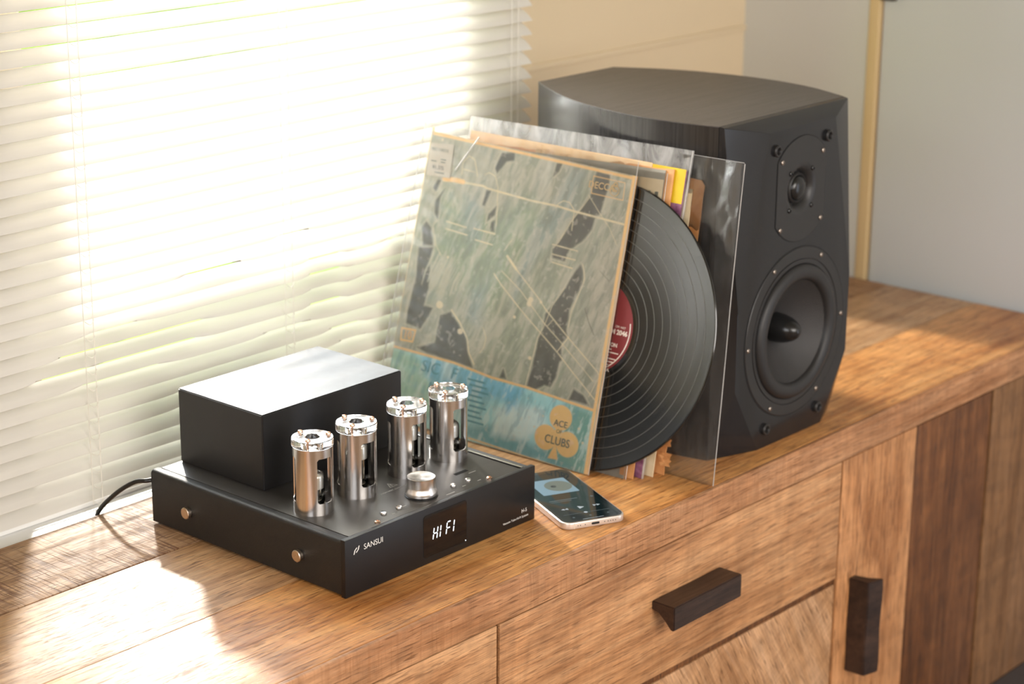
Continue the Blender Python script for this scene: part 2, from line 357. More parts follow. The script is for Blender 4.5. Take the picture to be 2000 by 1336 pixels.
M['greycard'] = card('grey_card', srgb(140, 135, 122), srgb(165, 160, 146))
M['purple'] = card('purple_card', srgb(110, 60, 90), srgb(165, 115, 145), 60)
M['yellow'] = card('yellow_card', srgb(205, 170, 15), srgb(225, 190, 20))
M['card_edge'] = card('card_edge', srgb(215, 170, 115), srgb(232, 190, 135))
M['ink'] = pr('dark_ink', (0.05, 0.05, 0.05), 0.6)
M['ink_grey'] = pr('faded_ink', srgb(96, 108, 100), 0.6)
M['ink_blue'] = pr('blue_ink', srgb(104, 164, 178), 0.6)
M['sticker'] = pr('beige_sticker', srgb(216, 206, 190), 0.5)
M['print_orange'] = card('orange_print', srgb(228, 178, 112), srgb(240, 200, 145), 90)
M['print_tan'] = pr('tan_print', srgb(222, 190, 140), 0.55)
M['silver'] = pr('silver_print', srgb(228, 215, 205), 0.4)
# phone
M['phone_frame'] = pr('pale_aluminium', (0.78, 0.70, 0.64), 0.32, 0.6)
M['phone_glass'] = pr('phone_black_glass', (0.005, 0.006, 0.007), 0.05, Coat_Weight=0.6)
M['screen_dark'] = emit('screen_background', srgb(34, 52, 54), 0.45); M['screen_dark'].node_tree.nodes['Principled BSDF'].inputs['Roughness'].default_value = 0.05
M['screen_art'] = emit('screen_album_art', srgb(168, 205, 222), 0.55)
M['screen_art2'] = emit('screen_album_art_disc', srgb(158, 172, 160), 0.45)
M['screen_ink'] = emit('screen_dark_mark', srgb(70, 90, 98), 0.4)
M['screen_white'] = emit('screen_icon', srgb(205, 215, 220), 0.75)
M['screen_grey'] = emit('screen_dim_icon', srgb(120, 138, 140), 0.5)
# blind
def slat_mat(name):
    t = NT(name); b = t.b; t.n.remove(b)
    v = t.coords(scale=(2, 30, 30), rand=3); f = t.noise(v, 3, 3)
    c = t.ramp(f, [(0.3, (0.78, 0.755, 0.70)), (0.7, (0.83, 0.805, 0.75))])
    p = t.add('ShaderNodeBsdfPrincipled'); t.link(c, p.inputs['Base Color']); p.inputs['Roughness'].default_value = 0.42
    tl = t.add('ShaderNodeBsdfTranslucent'); tl.inputs[0].default_value = (0.86, 0.84, 0.79, 1)
    m = t.add('ShaderNodeMixShader'); m.inputs[0].default_value = 0.10
    t.link(p.outputs[0], m.inputs[1]); t.link(tl.outputs[0], m.inputs[2]); t.link(m.outputs[0], t.out.inputs[0]); return t.m
M['slat'] = slat_mat('cream_slat')
M['cord_white'] = pr('white_blind_cord', (0.80, 0.77, 0.70), 0.6)
M['pane'] = clear_glass('window_pane', (0.97, 0.98, 0.98), 0.12)
def leafy(name, a, b, sc):
    t = NT(name); v = t.coords(); f = t.noise(v, sc, 4, 0.7); t.link(t.ramp(f, [(0.35, a), (0.65, b)]), t.b.inputs['Base Color']); t.b.inputs['Roughness'].default_value = 0.7
    return t.m
M['lawn'] = leafy('lawn_grass', (0.30, 0.52, 0.04), (0.62, 0.82, 0.10), 3)
M['hedge'] = leafy('hedge_leaves', (0.22, 0.40, 0.03), (0.52, 0.70, 0.09), 9)
M['render'] = pr('pale_house_render', (0.85, 0.85, 0.82), 0.8)

# ================================================================== the room
FZ = -0.66
def struct(o): o['kind'] = 'structure'; return o
struct(box('floor', -2.9, 1.45, -3.6, 0.52, FZ-0.05, FZ, M['floor']))
struct(box('ceiling', -2.9, 1.45, -3.6, 0.52, 1.85, 1.9, M['ceiling']))
# back wall with its window opening and an added low opening that lets light in
bm = bmesh.new(); Y0, Y1 = 0.481, 0.520
WX0, WX1, WZ0, WZ1 = 0.018, 0.600, -0.035, 1.30
LX0, LX1, LZ0, LZ1 = 0.876, 1.08, 0.05, 0.304
for a in ((-2.9, WX0, FZ, 1.85), (WX0, WX1, FZ, WZ0), (WX0, WX1, WZ1, 1.85), (WX1, LX0, FZ, 1.85), (LX0, LX1, FZ, LZ0), (LX0, LX1, LZ1, 1.85), (LX1, 1.45, FZ, 1.85)):
    bm_box(bm, a[0], a[1], Y0, Y1, a[2], a[3])
struct(from_bm('wall_back', bm, M['paint_warm']))
struct(box('wall_left', -2.95, -2.85, -3.6, 0.6, FZ, 1.85, M['paint_warm']))
struct(box('wall_front', -2.9, 1.45, -3.7, -3.6, FZ, 1.85, M['paint_warm']))
# right wall, with the door set in its tan jamb
wr = struct(box('wall_right', 1.300, 1.42, 0.268, 0.62, FZ, 1.85, M['paint_grey']))
struct(box('trim_1', 1.2985, 1.42, 0.252, 0.268, FZ, 1.85, M['jamb'], bev=0.001))
dr_ = struct(box('door_1', 1.306, 1.35, -0.632, 0.250, FZ, 1.85, M['door'], bev=0.003))
box('hinge', 1.297, 1.3065, 0.228, 0.252, 0.405, 0.48, M['metal_dark'], dr_, bev=0.0015)
box('hinge', 1.297, 1.3065, 0.228, 0.252, -0.60, -0.52, M['metal_dark'], dr_, bev=0.0015)
struct(box('wall_right_front', 1.300, 1.42, -3.6, -0.63, FZ, 1.85, M['paint_grey']))
# picture rail line on the back wall right of the blind
struct(box('trim_2', 0.70, 1.300, 0.4775, 0.483, 0.338, 0.346, M['paint_warm'], bev=0.0008))
# window frame and panes
def window(name, x0, x1, z0, z1, bars, fw_=0.03):
    w = struct(empty(name, (x0, 0.56, z0)))
    def fb(nm, a0, a1, c0, c1, mm=M['white_paint'], y0=-0.06, y1=-0.045): return box(nm, a0-x0, a1-x0, y0, y1, c0-z0, c1-z0, mm, w)
    fb('frame_bar', x0, x0+fw_*0.4, z0, z1); fb('frame_bar', x1-fw_*0.4, x1, z0, z1); fb('frame_bar', x0, x1, z0, z0+fw_*0.4); fb('frame_bar', x0, x1, z1-fw_, z1)
    fb('pane', x0+0.01, x1-0.01, z0+0.01, z1-0.02, M['pane'], -0.054, -0.051)
window('window_1', WX0, WX1, WZ0, WZ1, [])
window('added_window', LX0, LX1, LZ0, LZ1, [], 0.006)  # added behind the loudspeaker so a patch of light reaches the sideboard
struct(box('trim_3', -0.80, 0.70, 0.3440, 0.4805, -0.025, -0.0035, M['white_paint'], bev=0.002))

# garden outside
struct(box('ground', -8, 16, 0.53, 22, -1.25, -1.2, M['lawn']))
bm = bmesh.new(); bmesh.ops.create_grid(bm, x_segments=90, y_segments=26, size=1)
for v_ in bm.verts:
    x = v_.co.x*7; h = (v_.co.y+1)*0.5
    rr_ = 0.16*math.sin(x*5.1+h*7)+0.10*math.sin(x*13.7+h*19)+RNG.normal(0, 0.05)
    v_.co = Vector((x+2.5, 4.6+0.5*h*h+rr_, -1.2+h*0.95+0.08*math.sin(x*3)))
o = from_bm('hedge', bm, M['hedge'], smooth=180); tag(o, 'green garden hedge glimpsed through gaps low in the blind', 'hedge')

# ================================================================== venetian blind
BY, PITCHB, SW = 0.380, 0.01780, 0.0240
blind = tag(empty('venetian_blind', (0, BY, 0)), 'cream venetian blind hanging closed in front of the bright window', 'blind')
BX0, BX1 = -0.62, 0.690
nsl = 41
for k in range(nsl):
    zc = 0.0095 + PITCHB*k
    bm = bmesh.new(); nx = 90; rows = []
    base = math.radians(34.0+random.uniform(-0.8, 0.8)); ph = [random.uniform(0, 6.28) for _ in range(4)]
    sag = random.uniform(-0.0004, 0.0004)
    dips = []
    if 4 <= k <= 13:
        for _ in range(random.choice((0, 1, 1, 2))): dips.append((random.uniform(-0.05, 0.50), random.uniform(0.02, 0.045), random.uniform(0.006, 0.0090)))
    if k in (9, 10, 11, 8): dips.append((0.335, 0.019, 0.0120))
    if k in (8, 9, 7): dips.append((0.10-0.03*(9-k), 0.050, 0.0095))
    for i in range(nx+1):
        x = BX0+(BX1-BX0)*i/nx; row = []
        th = base+0.010*math.sin(x*5+ph[0])+0.006*math.sin(x*13+ph[1])
        dz = sag+0.0003*math.sin(x*9+ph[2])
        cut = sum(d*math.exp(-((x-c)/w)**2) for c, w, d in dips)
        for j in range(7):
            s = (j/6-0.5)*SW
            if j == 0: s += cut*1.25
            bow = 0.0016*(1-(2*(j/6-0.5))**2)
            row.append((x, s*math.cos(th)-bow*math.sin(th), zc+dz+s*math.sin(th)+bow*math.cos(th)))
        rows.append(row)
    T = 0.00030
    top = [[bm.verts.new(p) for p in r] for r in rows]; bot = [[bm.verts.new((p[0], p[1]+T*0.6, p[2]-T*0.8)) for p in r] for r in rows]
    for i in range(nx):
        for j in range(6):
            bm.faces.new((top[i][j], top[i+1][j], top[i+1][j+1], top[i][j+1])); bm.faces.new((bot[i][j], bot[i][j+1], bot[i+1][j+1], bot[i+1][j]))
        bm.faces.new((top[i][0], bot[i][0], bot[i+1][0], top[i+1][0])); bm.faces.new((top[i][6], top[i+1][6], bot[i+1][6], bot[i][6]))
    for e in (0, nx):
        for j in range(6):
            f = (top[e][j], top[e][j+1], bot[e][j+1], bot[e][j]); bm.faces.new(f if e == 0 else f[::-1])
    from_bm('slat', bm, M['slat'], blind, smooth=60)
box('bottom_rail', BX0, BX1, -0.009, 0.011, -0.0028, 0.0022, M['white_paint'], blind, bev=0.001)
box('head_rail', BX0, BX1, -0.014, 0.016, PITCHB*nsl+0.004, PITCHB*nsl+0.034, M['slat'], blind, bev=0.001)
for cx_ in (-0.36, -0.002, 0.275, 0.655):
    for dx in (-0.006, 0.006):
        tube('ladder_cord', [(cx_+dx, -0.0125, -0.001), (cx_+dx, -0.0128, PITCHB*nsl+0.01)], 0.00045, M['cord_white'], blind, n=6, smooth_curve=False)

for cx_ in (-0.002, 0.275):
    bm = bmesh.new()
    for k in range(nsl):
        z = 0.0035+PITCHB*k; pts = [(cx_-0.006+0.012*i/8, -0.0145-0.0012*math.sin(PI*i/8), z-0.0042*math.sin(PI*i/8)) for i in range(9)]
        rr_ = [[bm.verts.new((p[0], p[1]+0.0005*math.cos(a), p[2]+0.0005*math.sin(a))) for a in (0.8, 2.4, 3.9, 5.5)] for p in pts]
        for A_, B_ in zip(rr_, rr_[1:]):
            for q in range(4): bm.faces.new((A_[q], A_[(q+1) % 4], B_[(q+1) % 4], B_[q]))
    o = from_bm('ladder_rungs', bm, M['cord_white'], blind); o['kind'] = 'stuff'

# ================================================================== sideboard
SX0, SX1, SYF, SYB, ST = -0.75, 1.295, -0.0867, 0.3405, 0.0393
sb = tag(empty('sideboard', (0.27, 0.13, FZ)), 'long solid wood sideboard with plank top, drawers and dark block handles', 'sideboard')
def sbox(nm, x0, x1, y0, y1, z0, z1, m, par=sb, bev=0.0012, extra=None):
    loc = (x0, y0, z0); L = Vector(loc)
    o = box(nm, 0, x1-x0, 0, y1-y0, 0, z1-z0, m, None, bev=bev)
    off = Vector(sb.location)
    if par is sb: o.parent = sb; o.location = L-off
    else: o.parent = par; o.location = L-off-Vector(par.location) if par.parent is sb else L
    return o
tt = empty('tabletop'); tt.parent = sb; tt.location = (0, 0, -FZ)
JX = [(-0.75, 1.295)]
G = 0.0007
for (y0, y1, mm, dz) in ((0.2105+G, SYB, 'top_back', 0.0), (0.0665+G, 0.2105-G, 'top_mid', -0.0002), (SYF+0.0060, 0.0665-G, 'top_front', 0.0)):
    sbox('plank', SX0, SX1, y0, y1, -0.012, dz, M[mm], tt, bev=0.0010 if mm != 'top_front' else 0.0003)
sbox('front_edge', SX0, SX1, SYF, SYF+0.0058, -ST, 0.0, M['edge'], sb, bev=0.0018)
sbox('underlay', SX0, SX1, SYF+0.0062, SYB, -ST, -0.0122, M['carcass'], sb, bev=0.0010)
for o in list(tt.children)[-1:]: pass
# carcass behind the fronts
FY = -0.0827
ZB = -0.482
sbox('carcass', SX0+0.01, SX1-0.005, FY+0.006, SYB-0.01, ZB+0.005, -ST-0.0002, M['carcass'], sb, bev=0)
def front(nm, x0, x1, z0, z1, m, y=FY, th=0.0058, bev=0.0012, par=sb): return sbox(nm, x0, x1, y, y+th, z0, z1, m, par, bev)
d0 = front('drawer', -0.49, 0.1206, -0.192, -ST-0.0034, M['drawer'])
d1 = front('drawer', 0.1246, 0.7262, -0.1900, -ST-0.0034, M['drawer'])
d2 = front('drawer', 0.1246, 0.7262, -0.342, -0.1985, M['drawer_d'], y=FY+0.0016, th=0.0040)
d3 = front('drawer', -0.49, 0.1212, -0.342, -0.1985, M['drawer_d'], y=FY+0.0016, th=0.0040)
d4 = front('drawer', 0.1240, 0.7266, -0.478, -0.349, M['drawer'])
d5 = front('drawer', -0.49, 0.1212, -0.478, -0.349, M['drawer'])
front('rail', -0.49, 0.7266, -0.1983, -0.1905, M['stile_dark'], y=FY+0.0030, th=0.003, bev=0.0005)  # darker wood paints in the shadow line between the drawers
door = empty('door'); door.parent = sb; door.location = Vector((0.7295, FY, ZB))-Vector(sb.location)
def dbox(nm, x0, x1, z0, z1, m, y=0.0, th=0.0058, bev=0.0012):
    o = box(nm, x0-0.7295, x1-0.7295, y, y+th, z0-ZB, z1-ZB, m, door, bev=bev); return o
dbox('plank', 0.7295, 0.8938, -0.478, -ST-0.0034, M['stile'])
dbox('plank', 0.8968, 1.0820, -0.478, -ST-0.0045, M['stile_dark'], y=0.0014, th=0.0046, bev=0.0022)
front('side_stile', 1.0850, SX1-0.001, ZB, -ST-0.0030, M['stile_pale'], bev=0.0010)
front('side_stile', -0.74, -0.493, ZB, -ST-0.0030, M['stile_pale'], bev=0.0010)
sbox('plinth_rail', SX0+0.03, SX1-0.02, FY-0.001, FY+0.03, ZB-0.050, ZB-0.0005, M['metal_dark'], sb, bev=0.001)
sbox('plinth_rail', SX0+0.03, SX1-0.02, 0.28, 0.31, ZB-0.050, ZB-0.0005, M['metal_dark'], sb, bev=0.001)
for x in (SX0+0.05, 0.25, SX1-0.09):
    for y in (FY+0.001, 0.28): sbox('leg', x, x+0.04, y, y+0.028, FZ, ZB-0.0505, M['metal_dark'], sb, bev=0.001)
# handles: blocks undercut at the back so that fingers get behind them
def handle(name, par, p, length, vertical=False, prof=None):
    # profile (depth out of the front, height); the bar runs along its length
    prof = prof or [(0, 0), (0.0299, 0.0002), (0.0302, -0.0262), (0.0262, -0.0272), (0.0180, -0.0190), (0.0080, -0.0120), (0, -0.0100)]
    bm = bmesh.new(); rings = []
    n = 9
    for k in range(n+1):
        t_ = k/n; L_ = length*t_; ring = []
        for (dd, hh) in prof:
            jit = 0.0004*math.sin(9*t_+dd*200)
            if vertical: ring.append(bm.verts.new((hh+jit, -dd-jit, -L_)))
            else: ring.append(bm.verts.new((L_, -dd-jit, hh+jit)))
        rings.append(ring)
    m_ = len(prof)
    for A, B in zip(rings, rings[1:]):
        for i in range(m_): bm.faces.new((A[i], A[(i+1) % m_], B[(i+1) % m_], B[i]))
    bm.faces.new(rings[0]); bm.faces.new(rings[-1][::-1])
    bmesh.ops.recalc_face_normals(bm, faces=bm.faces)
    sharp = [e for e in bm.edges if len(e.link_faces) == 2 and e.calc_face_angle() > 0.5]
    bmesh.ops.bevel(bm, geom=sharp, offset=0.0010, segments=2, affect='EDGES')
    o = from_bm(name, bm, M['handle'], par, smooth=40)
    o.location = Vector(p)-par.matrix_world.translation if False else Vector(p)
    return o
def rel(par, p):
    q = Vector(p); o = par
    while o is not None: q = q-Vector(o.location); o = o.parent
    return q
handle('handle', d1, rel(d1, (0.3655, FY, -0.0983)), 0.1205)
handle('handle', d0, rel(d0, (-0.245, FY, -0.0983)), 0.1205)
handle('handle', d2, rel(d2, (0.3655, FY, -0.245)), 0.1205)
handle('handle', d3, rel(d3, (-0.245, FY, -0.245)), 0.1205)
handle('handle', d4, rel(d4, (0.3655, FY, -0.39)), 0.1205)
handle('handle', d5, rel(d5, (-0.245, FY, -0.39)), 0.1205)
handle('handle', door, rel(door, (0.7560, FY, -0.1990)), 0.1220, vertical=True, prof=[(0, 0), (0.0268, 0.0010), (0.0330, 0.0240), (0.0302, 0.0262), (0.0180, 0.0170), (0, 0.0120)])

# ================================================================== tube amplifier
AW, AD, AH = 0.2708, 0.2811, 0.0587
amp = tag(empty('tube_amplifier', (AW/2, AD/2, 0)), 'black tube amplifier with a lit display and four steel tube guards', 'amplifier')
AO = Vector((-AW/2, -AD/2, 0))   # part coordinates measured from the front left bottom corner
def A(o):
    o.parent = amp; o.location = AO+Vector(o.location); return o
# housing: folded sheet, rounded along both long top edges
bm = bmesh.new(); R_ = 0.0045; prof = [(0.0006, 0.0025)]
for k in range(7): a = PI-k*PI/12; prof.append((0.0006+R_+R_*math.cos(a), AH-0.0008-R_+R_*math.sin(a)))
prof += [(0.0105, AH-0.0008), (0.0105, AH-0.0022), (AW-0.0105, AH-0.0022), (AW-0.0105, AH-0.0008)]
for k in range(7): a = PI/2-k*PI/12; prof.append((AW-0.0006-R_+R_*math.cos(a), AH-0.0008-R_+R_*math.sin(a)))
prof += [(AW-0.0006, 0.0025)]
prism(bm, prof, 0.0060, AD, axis='y'); A(from_bm('housing', bm, M['chassis'], smooth=40))
# top plate lies between the folds; dark slot along its right side
A(box('top_plate', 0.0112, AW-0.0170, 0.0062, AD-0.004, AH-0.0021, AH-0.0003, M['plate'], bev=0.0004))
A(box('side_trim', AW-0.0142, AW-0.0108, 0.0062, AD-0.004, AH-0.0021, AH+0.0002, M['steel_dark'], bev=0.0003))
A(box('front_panel', 0, AW, 0, 0.0058, 0.0004, AH, M['front_panel'], bev=0.0005))
for fx in (0.02, AW-0.02):
    for fy in (0.03, AD-0.03): A(lathe('foot', [(0, 0), (0.008, 0), (0.008, 0.0025), (0, 0.0025)], M['black_plastic'], loc=(fx, fy, 0), n=24))
# transformer cover
bm = bmesh.new(); bx, by, bw, bd, bh = 0.0357, 0.1499, 0.1952, 0.1264, 0.0789
bm_box(bm, bx, bx+bw, by, by+bd, AH-0.0002, AH+bh); bmesh.ops.bevel(bm, geom=bm.edges[:], offset=0.0013, segments=3, affect='EDGES')
A(from_bm('transformer_cover', bm, M['cover'], smooth=40))
# display
disp = A(box('display', 0.1056, 0.1672, -0.0004, 0.0001, 0.0072, 0.0514, M['black_gloss']))
bm = bmesh.new()
def rrect(x0, x1, z0, z1, r, n=5):
    pts = []
    for (cx_, cz_, a0) in ((x1-r, z1-r, 0), (x0+r, z1-r, PI/2), (x0+r, z0+r, PI), (x1-r, z0+r, 3*PI/2)):
        for k in range(n+1): pts.append((cx_+r*math.cos(a0+PI/2*k/n), cz_+r*math.sin(a0+PI/2*k/n)))
    return pts
bpy.data.objects.remove(disp)
prism(bm, rrect(0.1056, 0.1672, 0.0072, 0.0514, 0.0035), -0.0003, 0.0004, axis='y'); disp = A(from_bm('display', bm, M['black_gloss']))
bm = bmesh.new(); O_ = rrect(0.1050, 0.1678, 0.0066, 0.0520, 0.0040); I_ = rrect(0.1056, 0.1672, 0.0072, 0.0514, 0.0035)
vo = [bm.verts.new((x, -0.0001, z)) for x, z in O_]; vi = [bm.verts.new((x, -0.0001, z)) for x, z in I_]
for i in range(len(O_)): bm.faces.new((vo[i], vo[(i+1) % len(O_)], vi[(i+1) % len(O_)], vi[i]))
A(from_bm('display_surround', bm, M['groove']))
A(lathe('status_light', [(0, 0), (0.0006, 0), (0.0006, 0.0004), (0, 0.0004)], M['led'], loc=(0.1655, -0.0003, 0.0088), rot=(PI/2, 0, 0), n=12))
# seven-segment digits reading HI FI: each stroke a bar with pointed ends
def segbar(bm, x0, z0, x1, z1, w):
    d = Vector((x1-x0, z1-z0)); L_ = d.length; d.normalize(); n_ = Vector((-d.y, d.x))*w/2; p0 = Vector((x0, z0)); p1 = Vector((x1, z1)); t_ = d*w*0.5
    pts = [p0, p0+t_+n_, p1-t_+n_, p1, p1-t_-n_, p0+t_-n_]
    vs = [bm.verts.new((p.x, 0, p.y)) for p in pts]; vb = [bm.verts.new((p.x, 0.0002, p.y)) for p in pts]
    bm.faces.new(vs[::-1]); bm.faces.new(vb)
    for i in range(6): bm.faces.new((vs[i], vs[(i+1) % 6], vb[(i+1) % 6], vb[i]))
HD, WD, SH = 0.0126, 0.0054, 0.0018
def digit(ch, x, z):
    bm = bmesh.new(); H2 = HD/2; w = 0.00125
    S = {'l1': (0, H2, 0, HD), 'l0': (0, 0, 0, H2), 'r1': (WD, H2, WD, HD), 'r0': (WD, 0, WD, H2), 't': (0, HD, WD, HD), 'm': (0, H2, WD, H2)}
    for s in {'H': ('l1', 'l0', 'r1', 'r0', 'm'), 'I': ('l1', 'l0'), 'F': ('l1', 'l0', 't', 'm')}[ch]:
        a, b_, c_, d_ = S[s]; e = 0.0004
        if a == c_: segbar(bm, a+SH*b_/HD, b_+e, c_+SH*d_/HD, d_-e, w)
        else: segbar(bm, a+SH*b_/HD+e, b_, c_+SH*d_/HD-e, d_, w)
    o = A(from_bm('display_digit', bm, M['led'], loc=(x, -0.0006, z))); return o
for ch, x in (('H', 0.1186), ('I', 0.1284), ('F', 0.1372), ('I', 0.1476)): digit(ch, x, 0.0236)
RX = Matrix.Rotation(PI/2, 4, 'X')
A(text('maker_name', 'SANSUI', 0.0080, M['white_print'], None, (0.0375, -0.0001, 0.0452), mat3=RX, sx=0.98))
bm = bmesh.new()
for s in (0, 1):   # the emblem: two leaning strokes, turned half round to each other
    P_ = [(-0.0036, -0.0038), (-0.0022, 0.0005), (0.0006, 0.0030), (0.0020, 0.0030), (0.0008, 0.0012), (-0.0004, 0.0008), (-0.0012, -0.0010), (-0.0022, -0.0038)]
    pts = [(x*0.9-0.0004, z*0.9) for x, z in P_] if s == 0 else [(-x*0.9+0.0012, -z*0.9+0.0004) for x, z in P_]
    prism(bm, pts, -0.0001, 0.0, axis='y')
A(from_bm('maker_emblem', bm, M['white_print'], loc=(0.0146, -0.0001, 0.0450)))
A(text('model_lettering', 'H-5', 0.0056, M['white_print'], None, (0.2545, -0.0001, 0.0142), mat3=RX))
A(text('caption_lettering', 'Vacuum Tube Hi-Fi System', 0.0033, M['white_print'], None, (0.2413, -0.0001, 0.0082), mat3=RX, sx=1.08))
# studs on the left side
for (y, z) in ((0.2247, 0.0268), (0.0628, 0.0270)):
    A(lathe('stud', [(0, 0.0052), (0.0052, 0.0052), (0.0060, 0.0046), (0.0060, 0.0012), (0.0050, 0.0010), (0.0050, 0)], M['nickel'], loc=(0.0007, y, z), rot=(0, -PI/2, 0), n=32))
# buttons and screws on the top plate
ZT = AH-0.0003
for (x, y) in ((0.073, 0.0216), (0.0933, 0.0209), (0.1718, 0.0221), (0.1932, 0.0217)):
    A(lathe('button', [(0.0032, 0), (0.0032, 0.0016), (0.0028, 0.0022), (0, 0.0023)], M['steel_dark'], loc=(x, y, ZT), n=24))
def screw(x, y, z, r, m, par=None, rot=None, name='screw'):
    bm = bmesh.new(); n = 20; prof_ = [(r, 0), (r, r*0.35), (r*0.75, r*0.62), (r*0.45, r*0.68)]
    rings = [[bm.verts.new((a*math.cos(2*PI*i/n), a*math.sin(2*PI*i/n), b_)) for i in range(n)] for a, b_ in prof_]
    for P0, P1 in zip(rings, rings[1:]):
        for i in range(n): bm.faces.new((P0[i], P0[(i+1) % n], P1[(i+1) % n], P1[i]))
    inner = [bm.verts.new((r*0.40*math.cos(2*PI*i/n), r*0.40*math.sin(2*PI*i/n), r*0.25)) for i in range(n)]
    for i in range(n): bm.faces.new((rings[-1][i], rings[-1][(i+1) % n], inner[(i+1) % n], inner[i]))
    bm.faces.new(inner)
    return from_bm(name, bm, m, par, (x, y, z), rot, smooth=40, calc=False)
for (x, y) in ((0.0535, 0.0064+0.004), (0.2123, 0.0100)): A(screw(x, y, ZT, 0.0030, M['brass']))
# small socket with the printed captions beside it
A(box('card_slot', 0.1965, 0.2145, 0.0405, 0.0450, ZT-0.0001, ZT+0.0002, M['groove']))
for (x, y, w_) in ((0.2140, 0.0350, 0.010), (0.1800, 0.0150, 0.005), (0.2020, 0.0145, 0.005), (0.1010, 0.0210, 0.006), (0.0800, 0.0150, 0.004), (0.1560, 0.0110, 0.012)):
    A(box('caption_print', x-w_/2, x+w_/2, y-0.0006, y+0.0006, ZT, ZT+0.00008, M['grey_print']))
A(text('warning_lettering', 'HIGH HOT, DANGER', 0.0034, M['grey_print'], None, (0.1250, 0.0595, ZT+0.00005), rotz=0.0, sx=1.1))
bm = bmesh.new(); c_ = Vector((0.1325, 0.0690)); s_ = 0.0068
for k in range(3):
    a0 = PI/2+k*2*PI/3; a1 = a0+2*PI/3
    p = [Vector((math.cos(a)*rr_, math.sin(a)*rr_))+c_ for a, rr_ in ((a0, s_), (a1, s_), (a1, s_*0.74), (a0, s_*0.74))]
    bm.faces.new([bm.verts.new((q.x, q.y, 0)) for q in p])
prism(bm, [(c_.x-0.0006, c_.y+0.0030), (c_.x+0.0012, c_.y+0.0030), (c_.x+0.0003, c_.y+0.0006), (c_.x+0.0012, c_.y+0.0006), (c_.x-0.0008, c_.y-0.0024), (c_.x-0.0002, c_.y-0.0001), (c_.x-0.0012, c_.y-0.0001)], 0, 0.00003)
A(from_bm('warning_sign', bm, M['grey_print'], loc=(0, 0, ZT+0.00008), calc=False))
# volume knob
kn = A(lathe('volume_knob', [(0, 0.0192), (0.0060, 0.0191), (0.0130, 0.0196), (0.0140, 0.0200), (0.0144, 0.0196), (0.0142, 0.0180), (0.0141, 0.0105), (0.0144, 0.0085), (0.0156, 0.0055), (0.0159, 0.0040), (0.0159, 0.0018), (0.0152, 0.0012)], M['spun'], loc=(0.1334, 0.0291, ZT), n=72))
lathe('knob_base', [(0.0165, 0), (0.0165, 0.0010), (0.0150, 0.0016), (0, 0.0016)], M['black_plastic'], kn, (0, 0, 0), n=48)
# power cord leaving the back
tube_pts = [(0.020, 0.2815, 0.0455), (0.0, 0.2850, 0.0455), (-0.0065, 0.300, 0.0414), (-0.0143, 0.322, 0.025), (-0.0193, 0.3455, 0.000), (-0.0215, 0.3475, -0.022), (-0.0222, 0.3475, -0.06), (-0.024, 0.3475, -0.30)]
cordo = tube('power_cord', [Vector(p) for p in tube_pts], 0.0024, M['black_plastic'], None, n=14); A(cordo)

